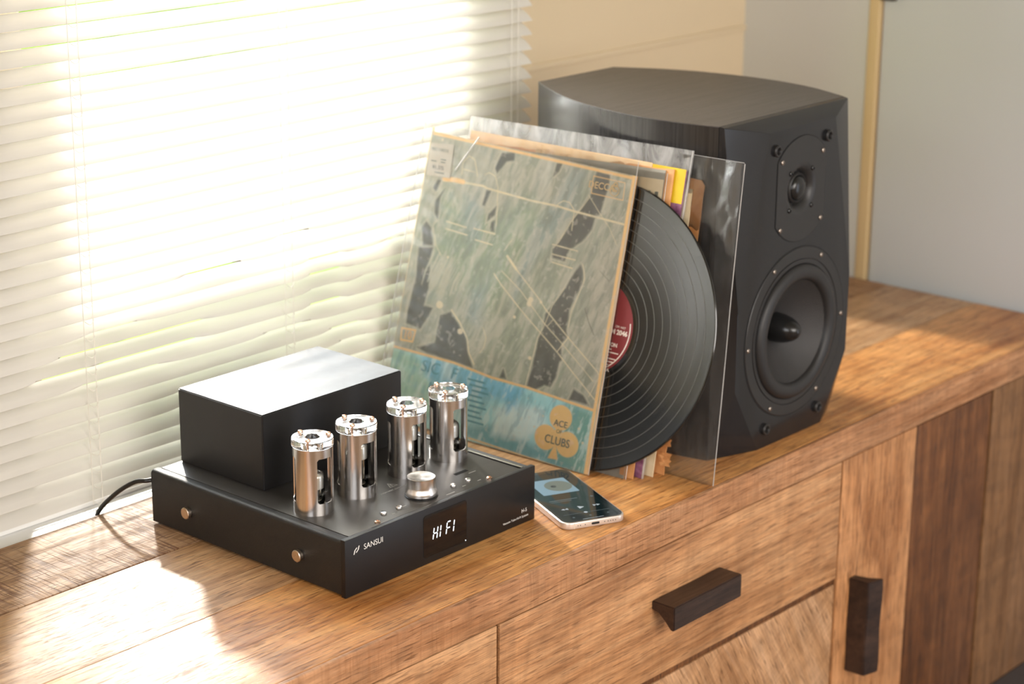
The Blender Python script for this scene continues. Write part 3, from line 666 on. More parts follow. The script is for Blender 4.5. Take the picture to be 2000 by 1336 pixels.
# ---- tube guards: steel sleeve with three windows, clear cap on screws, valve inside
GR, GH = 0.0198, 0.0664
VIEW = math.atan2(-0.75, -0.66)
def guard(x, y, twist=0.0, short=False):
    g = empty('tube_guard', (x, y, ZT)); A(g)
    T_ = 0.0011; a_ref = VIEW+twist
    # windows measured as seen from the front
    wins = [(10, 62), (130, 182), (250, 302)]
    z0, z1, rc = 0.0120, 0.0575, 0.0028
    NA, bm = 180, bmesh.new()
    zs = [0, 0.0015]+[z0+rc*(1-math.cos(PI/2*k/4)) for k in range(5)]+[z0+rc+(z1-z0-2*rc)*k/4 for k in range(1, 4)]+[z1-rc*(1-math.cos(PI/2*(4-k)/4)) for k in range(5)]+[GH-0.001, GH]
    def inside(deg, z):
        if not (z0 < z < z1): return False
        d = 0
        if z < z0+rc: d = rc-math.sqrt(max(rc*rc-(z0+rc-z)**2, 0))
        if z > z1-rc: d = rc-math.sqrt(max(rc*rc-(z-z1+rc)**2, 0))
        dd = math.degrees(d/GR)
        for a0, a1 in wins:
            if a0+dd < deg % 360 < a1-dd: return True
        return False
    vo = {}; vi = {}
    def vert(D, i, j, r):
        k = (i % NA, j)
        if k not in D:
            a = a_ref+2*PI*i/NA; D[k] = bm.verts.new((r*math.cos(a), r*math.sin(a), zs[j]))
        return D[k]
    cells = set()
    for i in range(NA):
        for j in range(len(zs)-1):
            if not inside((i+0.5)*360/NA, (zs[j]+zs[j+1])/2): cells.add((i, j))
    for (i, j) in cells:
        bm.faces.new((vert(vo, i, j, GR), vert(vo, i+1, j, GR), vert(vo, i+1, j+1, GR), vert(vo, i, j+1, GR)))
        bm.faces.new((vert(vi, i, j, GR-T_), vert(vi, i, j+1, GR-T_), vert(vi, i+1, j+1, GR-T_), vert(vi, i+1, j, GR-T_)))
    for (i, j) in cells:
        for (ni, nj, a, b_) in (((i+1) % NA, j, (i+1, j), (i+1, j+1)), ((i-1) % NA, j, (i, j+1), (i, j)), (i, j+1, (i+1, j+1), (i, j+1)), (i, j-1, (i, j), (i+1, j))):
            if (ni, nj) not in cells:
                bm.faces.new((vert(vo, a[0], a[1], GR), vert(vi, a[0], a[1], GR-T_), vert(vi, b_[0], b_[1], GR-T_), vert(vo, b_[0], b_[1], GR)))
    from_bm('sleeve', bm, M['steel'], g, smooth=50)
    zc = GH
    cap = lathe('clear_cap', [(0.0072, 0.0006), (0.0198, 0.0002), (0.0204, 0.0008), (0.0204, 0.0076), (0.0199, 0.0081), (0.0076, 0.0081), (0.0072, 0.0077), (0.0072, 0.0006)], M['acrylic'], g, (0, 0, zc), n=72)
    for dg_ in (-17, 103, 223):
        a = a_ref+math.radians(dg_)
        lathe('cap_screw', [(0, -0.0002), (0.0011, -0.0002), (0.0011, 0.0083), (0.0026, 0.0083), (0.0027, 0.0095), (0.0021, 0.0106), (0.0010, 0.0110), (0.0008, 0.0102), (0, 0.0102)], M['brass'], g, (0.0160*math.cos(a), 0.0160*math.sin(a), zc), n=18)
    # valve
    lathe('valve_socket', [(0, 0), (0.0125, 0), (0.0125, 0.0060), (0.0105, 0.0072), (0, 0.0072)], M['steel'], g, (0, 0, 0.0002), n=32)
    gh = 0.036 if short else 0.050
    rg = 0.0112
    prof = [(rg*0.9, 0), (rg, 0.002), (rg, gh-0.009)]+[(rg*math.cos(PI/2*k/7), gh-0.009+0.007*math.sin(PI/2*k/7)) for k in range(1, 7)]+[(0.0018, gh-0.0016), (0.0007, gh+0.0012), (0, gh+0.0016)]
    lathe('valve_glass', prof, M['tube_glass'], g, (0, 0, 0.0072), n=36, smooth=60)
    lathe('getter', [(rg-0.0005, gh-0.020), (rg-0.0005, gh-0.009)]+[((rg-0.0005)*math.cos(PI/2*k/6), gh-0.009+0.0065*math.sin(PI/2*k/6)) for k in range(1, 7)], M['getter'], g, (0, 0, 0.0072), n=32, smooth=60)
    box('anode', -0.0052, 0.0052, -0.0030, 0.0030, 0.012, gh-0.006, M['anode'], g, bev=0.001)
    for zz in (0.0105, gh-0.0050): lathe('mica_disc', [(0, 0), (0.0082, 0), (0.0082, 0.0005), (0, 0.0005)], M['mica'], g, (0, 0, zz), n=16)
    lathe('reflector_disc', [(0, 0), (0.0098, 0), (0.0098, 0.0010), (0, 0.0012)], M['steel'], g, (0, 0, GH-0.0042), n=32)  # silver reflector added to brighten the hole in the cap
    for dg_ in (-17, 103, 223): tube('reflector_spoke', [(0.0090*math.cos(a_ref+math.radians(dg_)), 0.0090*math.sin(a_ref+math.radians(dg_)), GH-0.0037), (0.0186*math.cos(a_ref+math.radians(dg_)), 0.0186*math.sin(a_ref+math.radians(dg_)), GH-0.0037)], 0.0006, M['steel'], g, n=6, smooth_curve=False)  # spokes added only to carry the reflector
    for k in range(6):
        a = k*PI/3
        tube('valve_pin', [(0.0045*math.cos(a), 0.0045*math.sin(a), 0.0072), (0.0045*math.cos(a), 0.0045*math.sin(a), 0.0125)], 0.0004, M['steel_dark'], g, n=6, smooth_curve=False)
    return g
guard(0.0367, 0.0801, short=True); guard(0.0960, 0.0805); guard(0.1687, 0.0826); guard(0.2306, 0.0834, short=True)

# ================================================================== bookshelf loudspeaker
spk = tag(empty('loudspeaker', (0.655, 0.12, 0)), 'black bookshelf loudspeaker with curved sides standing on the sideboard', 'loudspeaker')
SO = Vector((0.655, 0.12, 0))
def Sp(o): o.parent = spk; o.location = Vector(o.location)-SO; return o
def catmull(P, n=8):
    out = []
    for i in range(len(P)-1):
        p0 = Vector(P[max(i-1, 0)]); p1 = Vector(P[i]); p2 = Vector(P[i+1]); p3 = Vector(P[min(i+2, len(P)-1)])
        for k in range(n):
            t_ = k/n; out.append(tuple(0.5*((2*p1)+(-p0+p2)*t_+(2*p0-5*p1+4*p2-p3)*t_*t_+(-p0+3*p1-3*p2+p3)*t_**3)))
    out.append(tuple(P[-1])); return out
Ls = catmull([(0.5290, -0.0300), (0.5200, 0.0126), (0.5165, 0.065), (0.5234, 0.121), (0.5400, 0.179), (0.5675, 0.232), (0.6014, 0.2835)])
Rs = catmull([(0.7420, 0.2835), (0.7745, 0.228), (0.7945, 0.1655), (0.8020, 0.096), (0.7940, 0.032), (0.7700, -0.0300)])
ZS = 0.3758
bm = bmesh.new(); prism(bm, Ls[::-1][::-1]+Rs, 0.0, ZS-0.0008); Sp(from_bm('cabinet', bm, M['veneer'], smooth=40))
bm = bmesh.new(); prism(bm, Ls+Rs, ZS-0.00075, ZS+0.0002); Sp(from_bm('top_panel', bm, M['veneer_top'], smooth=40))
# faceted baffle
CX = 0.6575
bm = bmesh.new()
def V(x, y, z): return bm.verts.new((x, y, z))
YR, YM, YF = -0.0302, -0.0362, -0.0519
R = {}
for s, sgn in (('l', -1), ('r', 1)):
    xr = 0.5290 if s == 'l' else 0.7705
    xm = 0.5300 if s == 'l' else 0.7695
    R[s] = dict(rt=V(xr, YR, ZS), rb=V(xr, YR, 0.0), mt=V(xm, YM, ZS-0.001), ft=V(CX+sgn*0.0639, YF, 0.3620), fj=V(CX+sgn*0.1110, YF, 0.1690), fb=V(CX+sgn*0.1110, YF, 0.0795), f0=V(CX+sgn*0.0636, YF, 0.0))
l, r = R['l'], R['r']
bm.faces.new((l['rt'], r['rt'], r['mt'], l['mt'])); bm.faces.new((l['mt'], r['mt'], r['ft'], l['ft']))
bm.faces.new((l['ft'], r['ft'], r['fj'], r['fb'], r['f0'], l['f0'], l['fb'], l['fj']))
for q in (l, r):
    bm.faces.new((q['mt'], q['ft'], q['fj'])); bm.faces.new((q['rt'], q['mt'], q['fj'])); bm.faces.new((q['rt'], q['fj'], q['fb'], q['rb'])); bm.faces.new((q['rb'], q['fb'], q['f0']))
bm.faces.new((l['rb'], l['f0'], r['f0'], r['rb'])); bm.faces.new((l['rt'], l['rb'], r['rb'], r['rt']))
bmesh.ops.recalc_face_normals(bm, faces=bm.faces)
bmesh.ops.bevel(bm, geom=[e for e in bm.edges if e.calc_face_angle(0) > 0.12], offset=0.0004, segments=1, affect='EDGES')
baf = Sp(from_bm('baffle', bm, M['baffle'], smooth=20))
def bore(o, cx_, cz_, rad, y0, y1):
    # the driver openings are really cut out of the front
    b2 = bmesh.new(); n = 96
    a_ = [b2.verts.new((rad*math.cos(2*PI*k/n), 0, rad*math.sin(2*PI*k/n))) for k in range(n)]; c_2 = [b2.verts.new((v.co.x, y1-y0, v.co.z)) for v in a_]
    b2.faces.new(a_); b2.faces.new(c_2[::-1])
    for i in range(n): b2.faces.new((a_[i], c_2[i], c_2[(i+1) % n], a_[(i+1) % n]))
    k_ = from_bm('cutter', b2, M['baffle']); k_.location = Vector((cx_, y0, cz_))
    par = o.parent; k_.parent = par; k_.location -= SO
    md = o.modifiers.new('bore', 'BOOLEAN'); md.operation = 'DIFFERENCE'; md.object = k_; md.solver = 'EXACT'
    dg = bpy.context.evaluated_depsgraph_get(); dg.update()
    me = bpy.data.meshes.new_from_object(o.evaluated_get(dg)); o.modifiers.clear(); o.data = me
    bpy.data.objects.remove(k_)
cab = [c for c in spk.children if c.name == 'cabinet'][0]
bore(baf, 0.6590, 0.1255, 0.0780, -0.10, 0.05); bore(baf, 0.6572, 0.2910, 0.0299, -0.10, 0.05); bore(cab, 0.6590, 0.1255, 0.0760, -0.10, -0.004)
RXN = (PI/2, 0, 0)
def ring(name, r0, r1, m, z, cx_, cz_, par=None, thick=0.0004, n=80):
    o = lathe(name, [(r0, 0), (r0, thick), (r1, thick), (r1, 0)], m, par, rot=RXN, n=n); o.location = (cx_, YF-z, cz_); return Sp(o)
# the drivers sit proud: plate profiles are turned, coordinates z = out of the baffle
WC = (0.6590, 0.1255)
wf = lathe('woofer_frame', [(0.0975, -0.001), (0.0975, 0.0006), (0.0968, 0.0012), (0.0850, 0.0012), (0.0846, 0.0002), (0.0838, 0.0002), (0.0834, 0.0014), (0.0790, 0.0014), (0.0775, 0.0004)], M['driver'], rot=RXN, n=96, smooth=30)
wf.location = (WC[0], YF, WC[1]); Sp(wf)
ring('groove_ring', 0.0975, 0.0990, M['groove'], 0.0, *WC, thick=0.0002)
prof = [(0.0778, 0.0008)]+[(0.0690+0.0088*math.cos(PI*k/12), 0.0010+0.0062*math.sin(PI*k/12)) for k in range(13)]+[(0.0595, -0.0004)]
o = lathe('surround', prof, M['rubber'], rot=RXN, n=96, smooth=60); o.location = (WC[0], YF, WC[1]); Sp(o)
# the cone is turned in as a shallow dish; the baffle is cut away for it
o = lathe('cone', [(0.0600, 0.0002), (0.0560, -0.0040), (0.0450, -0.0125), (0.0330, -0.0200), (0.0200, -0.0265), (0.0150, -0.0290), (0, -0.0290)], M['cone'], rot=RXN, n=96, smooth=60); o.location = (WC[0], YF, WC[1]); Sp(o)
o = lathe('phase_plug', [(0.0172, -0.0275), (0.0168, -0.0180), (0.0150, -0.0090), (0.0120, -0.0020), (0.0085, 0.0030), (0.0045, 0.0060), (0.0015, 0.0070), (0, 0.0071)], M['plug'], rot=RXN, n=48, smooth=60); o.location = (WC[0], YF, WC[1]); Sp(o)
for k in range(6):
    a = k*PI/3+0.02
    o = screw(WC[0]+0.0925*math.cos(a), YF-0.0011, WC[1]+0.0925*math.sin(a), 0.0026, M['screw_dull'], None, RXN); Sp(o)
# tweeter plate: a disc cut straight on both sides, with a flared mouth
TC = (0.6572, 0.2910); TR_, TW_ = 0.0592, 0.0470
def clipped(rad, w_, n=160):
    return [(max(-w_, min(w_, rad*math.cos(2*PI*k/n))), rad*math.sin(2*PI*k/n)) for k in range(n)]
def plate_mesh(rad, w_, y0, y1, hole, n=160):
    bm = bmesh.new(); out_ = clipped(rad, w_, n); inn = [(hole*math.cos(2*PI*k/n), hole*math.sin(2*PI*k/n)) for k in range(n)]
    L = [[bm.verts.new((x, y, z)) for x, z in P] for P, y in ((out_, y1), (out_, y0), (inn, y0), (inn, y1))]
    for A_, B_ in zip(L, L[1:]+L[:1]):
        for i in range(n): bm.faces.new((A_[i], A_[(i+1) % n], B_[(i+1) % n], B_[i]))
    return bm
o = from_bm('tweeter_plate', plate_mesh(TR_, TW_, -0.0009, 0.0004, 0.0300), M['driver']); o.location = (TC[0], YF, TC[1]); Sp(o)
o = from_bm('plate_groove', plate_mesh(TR_+0.0011, TW_+0.0011, -0.0002, 0.0003, TW_-0.002), M['groove']); o.location = (TC[0], YF, TC[1]); Sp(o)
o = lathe('waveguide', [(0.0300, 0.0009), (0.0270, 0.0006), (0.0235, -0.0012), (0.0205, -0.0045), (0.0185, -0.0085), (0, -0.0090)], M['driver'], rot=RXN, n=72, smooth=60); o.location = (TC[0], YF, TC[1]); Sp(o)
o = lathe('dome_surround', [(0.0180, -0.0086), (0.0172, -0.0040), (0.0155, -0.0030), (0.0140, -0.0045)], M['rubber'], rot=RXN, n=48, smooth=60); o.location = (TC[0], YF, TC[1]); Sp(o)
o = lathe('dome', [(0.0142, -0.0050)]+[(0.0142*math.cos(PI/2*k/8), -0.0050+0.0075*math.sin(PI/2*k/8)) for k in range(1, 9)], M['plug'], rot=RXN, n=48, smooth=80); o.location = (TC[0], YF, TC[1]); Sp(o)
for (x, z) in ((0.6178, 0.3263), (0.6970, 0.3281), (0.6980, 0.2510), (0.6185, 0.2500)): Sp(screw(x, YF-0.0009, z, 0.0027, M['screw_dull'], None, RXN))
for (x, z) in ((0.6352, 0.3110), (0.6780, 0.3110), (0.6786, 0.2690), (0.6352, 0.2694)): Sp(screw(x, YF-0.0008, z, 0.0028, M['plug'], None, RXN, name='small_screw'))
for (x, z) in ((0.6059, 0.3411), (0.7060, 0.3435), (0.6072, 0.0220), (0.7120, 0.0223)):
    Sp(lathe('grille_socket', [(0.0066, 0), (0.0066, 0.0030), (0.0056, 0.0042), (0.0044, 0.0042), (0.0036, 0.0030), (0.0034, 0.0005), (0, 0.0005)], M['driver'], loc=(x, YF, z), rot=RXN, n=32))

# ================================================================== phone
CA, SA = math.cos(1.13634), math.sin(1.13634)
ph = tag(empty('smartphone'), 'white framed smartphone playing music, lying beside the black amplifier', 'smartphone')
Xp = Vector((SA, -CA, 0)); Yp = Vector((CA, SA, 0)); Zp = Xp.cross(Yp)
ph.matrix_world = frame(Vector((0.2649, -0.0445, 0.0)), Xp, Yp, Zp)
PW, PL_, PT = 0.0715, 0.1467, 0.0076
def rr3(x0, x1, y0, y1, r, n=8): return rrect(x0, x1, y0, y1, r, n)
bm = bmesh.new(); lay = []
for (ins, z) in ((0.0012, 0.0001), (0.0003, 0.0006), (0, 0.0014), (0, PT-0.0012), (0.0003, PT-0.0005), (0.0010, PT-0.0001)):
    lay.append([bm.verts.new((x, y, z)) for x, y in rr3(ins, PW-ins, ins, PL_-ins, 0.0105-ins)])
for A_, B_ in zip(lay, lay[1:]):
    for i in range(len(A_)): bm.faces.new((A_[i], A_[(i+1) % len(A_)], B_[(i+1) % len(A_)], B_[i]))
bm.faces.new(lay[0][::-1]); bm.faces.new(lay[-1])
from_bm('frame', bm, M['phone_frame'], ph, smooth=35)
def flat(name, pts, z0, z1, m, par):
    bm = bmesh.new(); prism(bm, pts, z0, z1); return from_bm(name, bm, m, par)
flat('front_glass', rr3(0.0016, PW-0.0016, 0.0016, PL_-0.0016, 0.0092), PT-0.0003, PT+0.0001, M['phone_glass'], ph)
scr = flat('screen', rr3(0.0040, PW-0.0040, 0.0040, PL_-0.0040, 0.0072), PT, PT+0.00018, M['screen_dark'], ph)
zz = PT+0.00022
def sflat(name, pts, m, z=zz): return flat(name, pts, z, z+0.00004, m, scr)
sflat('album_art', rr3(0.0140, 0.0555, 0.0790, 0.1210, 0.0014), M['screen_art'])
circ = lambda cx_, cy_, r_, n=32: [(cx_+r_*math.cos(2*PI*k/n), cy_+r_*math.sin(2*PI*k/n)) for k in range(n)]
sflat('art_disc', circ(0.0400, 0.1000, 0.0150), M['screen_art2'], zz+0.00006); sflat('art_mark', circ(0.0345, 0.1000, 0.0032, 10), M['screen_ink'], zz+0.0001)
for (x0, x1, y0, y1) in ((0.0120, 0.0440, 0.0605, 0.0622), (0.0120, 0.0360, 0.0570, 0.0580)): sflat('title_line', [(x0, y0), (x1, y0), (x1, y1), (x0, y1)], M['screen_grey'])
sflat('progress_bar', rr3(0.0095, 0.0620, 0.0212, 0.0218, 0.0003, 2), M['screen_grey']); sflat('progress_knob', circ(0.0348, 0.0215, 0.0020, 20), M['screen_white'], zz+0.00006)
sflat('play_icon', [(0.0335, 0.0325), (0.0400, 0.0362), (0.0335, 0.0400)], M['screen_white'])
for sx_, d_ in ((0.0185, -1), (0.0535, 1)):
    for o_ in (0, 0.0040): sflat('skip_icon', [(sx_+d_*(o_-0.003), 0.0340), (sx_+d_*(o_-0.003), 0.0384), (sx_+d_*(o_+0.0008), 0.0362)], M['screen_white'])
for x in (0.0170, 0.0358, 0.0560): sflat('small_icon', circ(x, 0.0125, 0.0014, 12), M['screen_grey'])
sflat('like_icon', circ(0.0600, 0.0600, 0.0018, 12), M['screen_grey']); sflat('home_bar', rr3(0.0240, 0.0475, 0.0050, 0.0056, 0.0003, 2), M['screen_white'])
# notch, charging port, speaker holes and antenna line
flat('notch', rr3(0.0200, 0.0515, PL_-0.0095, PL_-0.0038, 0.0022), PT+0.00012, PT+0.0003, M['phone_glass'], ph)
bm = bmesh.new(); prism(bm, rrect(0.0312, 0.0402, 0.0026, 0.0050, 0.0011), -0.0001, 0.0006, axis='y'); from_bm('charging_port', bm, M['groove'], ph)
for x in (0.0160, 0.0186, 0.0240, 0.0460, 0.0500, 0.0528, 0.0556, 0.0584): lathe('speaker_hole', [(0.0006, 0), (0, 0)], M['groove'], ph, (x, -0.00005, 0.0038), (PI/2, 0, 0), n=10)
box('antenna_line', 0.0114, 0.0124, -0.00006, 0.0004, 0.0006, PT-0.0006, M['sticker'], ph)

# ================================================================== record albums
ART = {"dark":[[[53.6,325.5],[36.2,324.7],[36.3,309.0],[38.3,298.6],[39.7,282.0],[46.5,274.8],[48.2,263.2],[59.5,247.2],[72.9,237.0],[76.4,223.3],[94.5,224.2],[95.2,234.4],[89.0,242.3],[76.5,267.7],[66.8,281.8],[57.5,297.3]],[[55.2,222.9],[50.2,215.8],[47.7,200.9],[53.1,189.7],[58.9,170.4],[58.9,149.8],[56.0,143.0],[62.3,132.6],[58.6,114.9],[61.1,113.3],[62.2,94.7],[67.7,83.2],[75.8,84.4],[87.1,76.2],[99.2,78.3],[96.6,97.4],[96.4,110.3],[94.6,132.6],[90.2,142.7],[90.3,160.0],[82.0,171.9],[69.0,194.9],[61.2,211.6]],[[237.7,131.9],[222.9,138.8],[207.8,125.6],[195.0,112.0],[191.0,100.3],[179.7,82.9],[208.3,84.3],[250.8,86.7],[265.6,89.8],[239.6,100.3],[238.9,122.6]],[[286.2,205.0],[282.4,168.8],[287.8,126.7],[288.1,113.3],[264.8,111.7],[250.7,137.8],[264.7,137.6],[261.2,161.8],[266.3,193.3],[264.1,208.7]],[[261.3,276.0],[265.8,264.6],[264.5,239.7],[270.6,246.5],[271.9,260.1]],[[187.8,327.7],[169.1,330.3],[168.1,321.8],[179.2,318.5],[190.2,303.5],[194.3,308.8]],[[200.8,282.7],[194.2,283.6],[200.1,265.2],[203.9,265.2]],[[182.6,267.9],[183.4,257.2],[193.4,248.0],[192.9,256.3]],[[186.7,247.9],[182.1,251.0],[180.9,238.3],[186.2,238.6]],[[280.5,234.2],[272.2,228.3],[265.1,209.7],[280.3,207.2],[285.9,226.1]],[[109.5,326.6],[100.8,329.0],[104.9,318.1],[111.5,312.0]],[[35.0,86.5],[21.5,82.5],[12.8,74.1],[35.3,74.5],[40.1,74.0]],[[139.4,79.4],[136.1,89.4],[130.4,80.1]],[[269.4,284.9],[274.1,270.5],[279.5,273.9],[274.1,285.4]]],"blue":[[[86.9,327.0],[65.2,324.4],[75.9,274.7],[109.2,229.2],[129.0,185.3],[138.4,160.3],[142.0,194.7],[127.9,249.2],[102.3,299.1]],[[233.8,273.6],[211.0,274.1],[197.1,226.3],[214.3,217.5],[231.4,244.3]],[[200.9,172.5],[179.1,176.4],[176.7,129.7],[197.4,137.6]]],"green":[[[261.1,275.4],[187.4,251.3],[134.9,282.7],[115.0,257.0],[140.8,206.5],[164.7,143.7],[215.6,169.9],[262.7,209.5]]],"line":[[3.2,[[267.3,286.4],[207.0,287.0],[199.8,285.1],[134.6,281.0],[99.9,280.6],[78.9,278.7],[7.9,274.7]]],[4.0,[[156.6,214.9],[141.5,202.9]]],[2.0,[[141.5,202.9],[103.9,176.5],[91.6,166.1],[55.8,141.9],[9.0,112.4],[5.3,108.1]]],[1.6,[[161.0,197.2],[131.0,180.9],[90.5,150.7],[61.0,132.8],[25.9,110.1],[12.9,101.4]]],[2.0,[[171.2,192.5],[157.7,181.4],[123.2,157.9],[92.3,138.8],[66.8,123.1],[40.1,104.4],[6.8,82.2]]],[1.8,[[54.4,142.1],[66.8,123.1]]],[1.2,[[78.9,157.0],[85.1,148.9]]],[1.2,[[5.3,108.1],[14.8,83.9]]],[1.8,[[240.7,295.6],[241.3,309.1],[234.0,317.8],[224.9,314.4],[217.4,297.2]]],[1.5,[[239.7,301.7],[222.0,300.7]]],[1.5,[[206.7,300.0],[201.3,303.1],[191.8,300.4],[185.6,289.0],[178.9,246.8]]],[1.5,[[100.8,278.2],[98.9,283.1],[92.0,287.5],[83.4,287.1],[75.4,279.3],[74.5,257.8]]],[2,[[251.9,239.3],[221.4,237.1]]],[2,[[251.7,231.0],[218.2,228.7]]],[2.2,[[210.2,237.7],[179.0,236.3]]],[2,[[206.0,225.4],[180.1,223.8]]],[2,[[97.4,238.1],[62.2,236.5]]],[2,[[95.2,227.6],[62.9,226.2]]],[2,[[93.3,218.7],[65.1,216.7]]],[1.2,[[59.8,298.7],[40.9,281.3],[25.8,268.5],[11.8,251.1]]],[1.4,[[57.5,297.3],[76.5,267.7],[89.0,242.3],[95.2,234.4]]],[1.4,[[51.8,223.5],[46.5,208.5],[50.4,190.2],[56.2,170.9],[57.3,152.4]]],[1.2,[[70.4,194.6],[83.4,171.6],[90.2,146.2],[96.0,132.3],[98.3,108.7],[102.0,77.8]]],[2.4,[[223.4,141.1],[208.6,129.6],[194.7,114.4],[188.2,97.9],[178.2,86.8]]],[1.5,[[174.5,130.1],[167.1,119.7],[168.3,107.7],[172.9,100.9]]],[1.2,[[264.5,239.7],[270.7,232.1],[261.2,209.7],[251.2,199.4]]],[1.3,[[153.8,233.4],[162.2,220.3]]]],"line2":[[1.3,[[39.2,176.9],[31.4,163.0],[21.8,150.7]]],[1.0,[[37.5,178.9],[34.1,172.8]]],[1.0,[[28.1,220.2],[13.8,211.5]]]],"fan":[[1.2831360308769557,[[264.6,195.9],[270.4,181.8],[272.4,170.6]]],[1.469975265677168,[[261.9,203.2],[266.0,193.2],[267.4,185.2]]],[1.1762108060179584,[[261.6,200.0],[270.2,178.8],[273.3,162.0]]],[0.9204931392188191,[[255.4,196.7],[262.4,179.5],[264.8,166.0]]],[1.3930014849611922,[[253.5,190.4],[259.9,174.5],[262.1,162.0]]],[1.2728796663450541,[[253.9,202.2],[261.4,183.7],[264.0,169.1]]],[1.1781992709323736,[[254.3,202.0],[262.3,182.3],[265.1,166.8]]],[1.5368789340670996,[[247.1,189.5],[254.4,171.5],[257.0,157.3]]],[1.548469377363617,[[247.4,190.0],[253.5,175.1],[255.6,163.3]]],[0.97358955298651,[[244.8,200.8],[249.4,189.4],[251.1,180.4]]],[1.0408209587404045,[[241.3,195.6],[248.2,178.6],[250.6,165.2]]],[1.268059285924291,[[242.3,195.6],[247.9,181.7],[249.9,170.8]]],[1.5431564809600138,[[238.3,187.6],[245.4,170.0],[247.9,156.1]]],[0.9304796975768559,[[234.5,186.3],[241.5,168.9],[244.0,155.1]]],[1.2552860027794588,[[232.6,186.5],[240.7,166.4],[243.5,150.5]]],[1.2588258818810278,[[234.0,197.3],[241.7,178.1],[244.4,162.9]]],[1.591844811937265,[[235.1,198.8],[242.9,179.3],[245.7,163.9]]],[0.9206122995622477,[[232.0,187.3],[237.8,172.8],[239.9,161.4]]],[0.8353520489036348,[[229.0,187.8],[236.9,168.0],[239.7,152.5]]],[1.0647633168152062,[[227.5,198.6],[234.7,180.7],[237.2,166.5]]],[1.5988071563006212,[[221.0,184.7],[227.3,169.1],[229.4,156.9]]],[0.8251022097402543,[[225.4,197.3],[232.0,180.7],[234.4,167.6]]],[0.9249591928108518,[[223.1,192.0],[229.8,175.3],[232.1,162.1]]],[1.566927541126764,[[220.7,184.7],[226.0,171.3],[227.9,160.8]]],[1.2160583876740512,[[215.3,192.6],[221.3,177.6],[223.4,165.8]]],[1.2961009083562096,[[214.2,188.8],[220.6,172.7],[222.9,160.0]]]],"orange":[[5,[[290.4,336.2],[4.9,325.3]]],[6.0,[[4.7,327.6],[4.0,68.6],[2.3,1.2]]],[4.2,[[299.5,83.7],[207.9,82.6],[150.6,77.1],[100.2,76.4],[39.8,72.4],[5.7,70.5]]],[2.5,[[168.9,3.2],[3.9,-1.5]]],[8,[[265.1,286.7],[249.8,287.8],[236.7,287.3]]],[1.5,[[57.4,320.2],[15.1,318.8],[13.9,300.0],[56.9,301.4],[57.4,320.2]]],[3.5,[[292.4,107.0],[271.1,108.1],[273.0,94.4],[291.1,93.3],[292.4,107.0]]]],"dots":[[5.5,[115.2,168.1]],[5.5,[114.0,173.0]],[3,[99.4,172.7]],[3.2,[132.5,149.8]],[8,[241.8,143.7]],[6,[205.7,119.4]],[2.4,[276.7,330.3]],[2.5,[20.3,46.8]],[2.5,[12.4,32.6]],[1.8,[70.8,50.1]],[1.8,[80.1,35.9]],[4,[102.0,109.1]],[2.5,[241.1,199.4]]],"club":[[46.7,53.2],[62.5,27.9],[32.2,26.4]],"stem":[[48.6,23.2],[47.3,23.6],[41.6,7.0],[55.3,6.1]],"band":[[300.7,81.7],[207.7,81.5],[150.2,75.4],[99.9,74.7],[39.4,70.7],[6.1,68.7],[3.8,-2.0],[338.8,-0.0]],"patch":[["b",[[252.0,85.2],[197.2,83.0],[98.5,75.0],[116.0,53.8],[190.2,49.8],[271.1,63.2]]],["g",[[300.7,81.7],[258.4,77.9],[217.3,32.1],[180.6,4.2],[312.4,30.3]]],["d",[[40.0,70.0],[6.1,68.7],[3.8,-2.0],[47.1,2.2],[63.7,12.9],[42.1,46.6]]],["d2",[[171.4,15.2],[125.4,28.3],[63.7,12.9],[4.3,0.7],[104.8,0.6],[172.7,3.0]]],["w",[[139.6,42.8],[108.9,55.3],[73.0,57.2],[62.6,42.1],[93.7,17.7],[137.2,13.9]]],["b",[[131.3,74.0],[104.3,68.0],[107.8,49.7],[120.7,41.1]]],["w",[[222.7,86.8],[209.7,87.6],[207.1,64.2],[221.9,61.2]]]],"sticker":[[292.6,324.6],[258.2,327.5],[256.2,288.6],[291.9,287.6]],"pos":{"ace":[45.0,46.5],"of":[45.3,37.8],"clubs":[45.8,26.8],"decca":[44.3,310.6],"head":[26.1,309.4],"ten":[281.4,100.6],"sic":[243.3,73.7],"mef":[225.2,61.7]}}
def vnoise(X, Y, scale, seed, oct_=4):
    # smooth value noise on arrays
    out = np.zeros_like(X); amp_ = 1.0; tot = 0
    for o_ in range(oct_):
        rg_ = np.random.default_rng(seed+o_*17); g = rg_.random((64, 64)); u = X*scale*(2**o_); v = Y*scale*(2**o_)
        iu = np.floor(u).astype(int); iv = np.floor(v).astype(int); fu = u-iu; fv = v-iv; fu = fu*fu*(3-2*fu); fv = fv*fv*(3-2*fv)
        a = g[iu % 64, iv % 64]; b = g[(iu+1) % 64, iv % 64]; c = g[iu % 64, (iv+1) % 64]; d = g[(iu+1) % 64, (iv+1) % 64]
        out += amp_*((a*(1-fu)+b*fu)*(1-fv)+(c*(1-fu)+d*fu)*fv); tot += amp_; amp_ *= 0.55
    return out/tot
def polydist(X, Y, P):
    # signed distance (mm), negative inside
    d = np.full(X.shape, 1e9); ins = np.zeros(X.shape, bool); n = len(P)
    for i in range(n):
        (x0, y0), (x1, y1) = P[i], P[(i+1) % n]; dx, dy = x1-x0, y1-y0; L2 = dx*dx+dy*dy+1e-9
        t_ = np.clip(((X-x0)*dx+(Y-y0)*dy)/L2, 0, 1); d = np.minimum(d, (X-x0-t_*dx)**2+(Y-y0-t_*dy)**2)
        c = ((y0 > Y) != (y1 > Y)) & (X < dx*(Y-y0)/(dy if abs(dy) > 1e-9 else 1e-9)+x0); ins ^= c
    d = np.sqrt(d); return np.where(ins, -d, d)
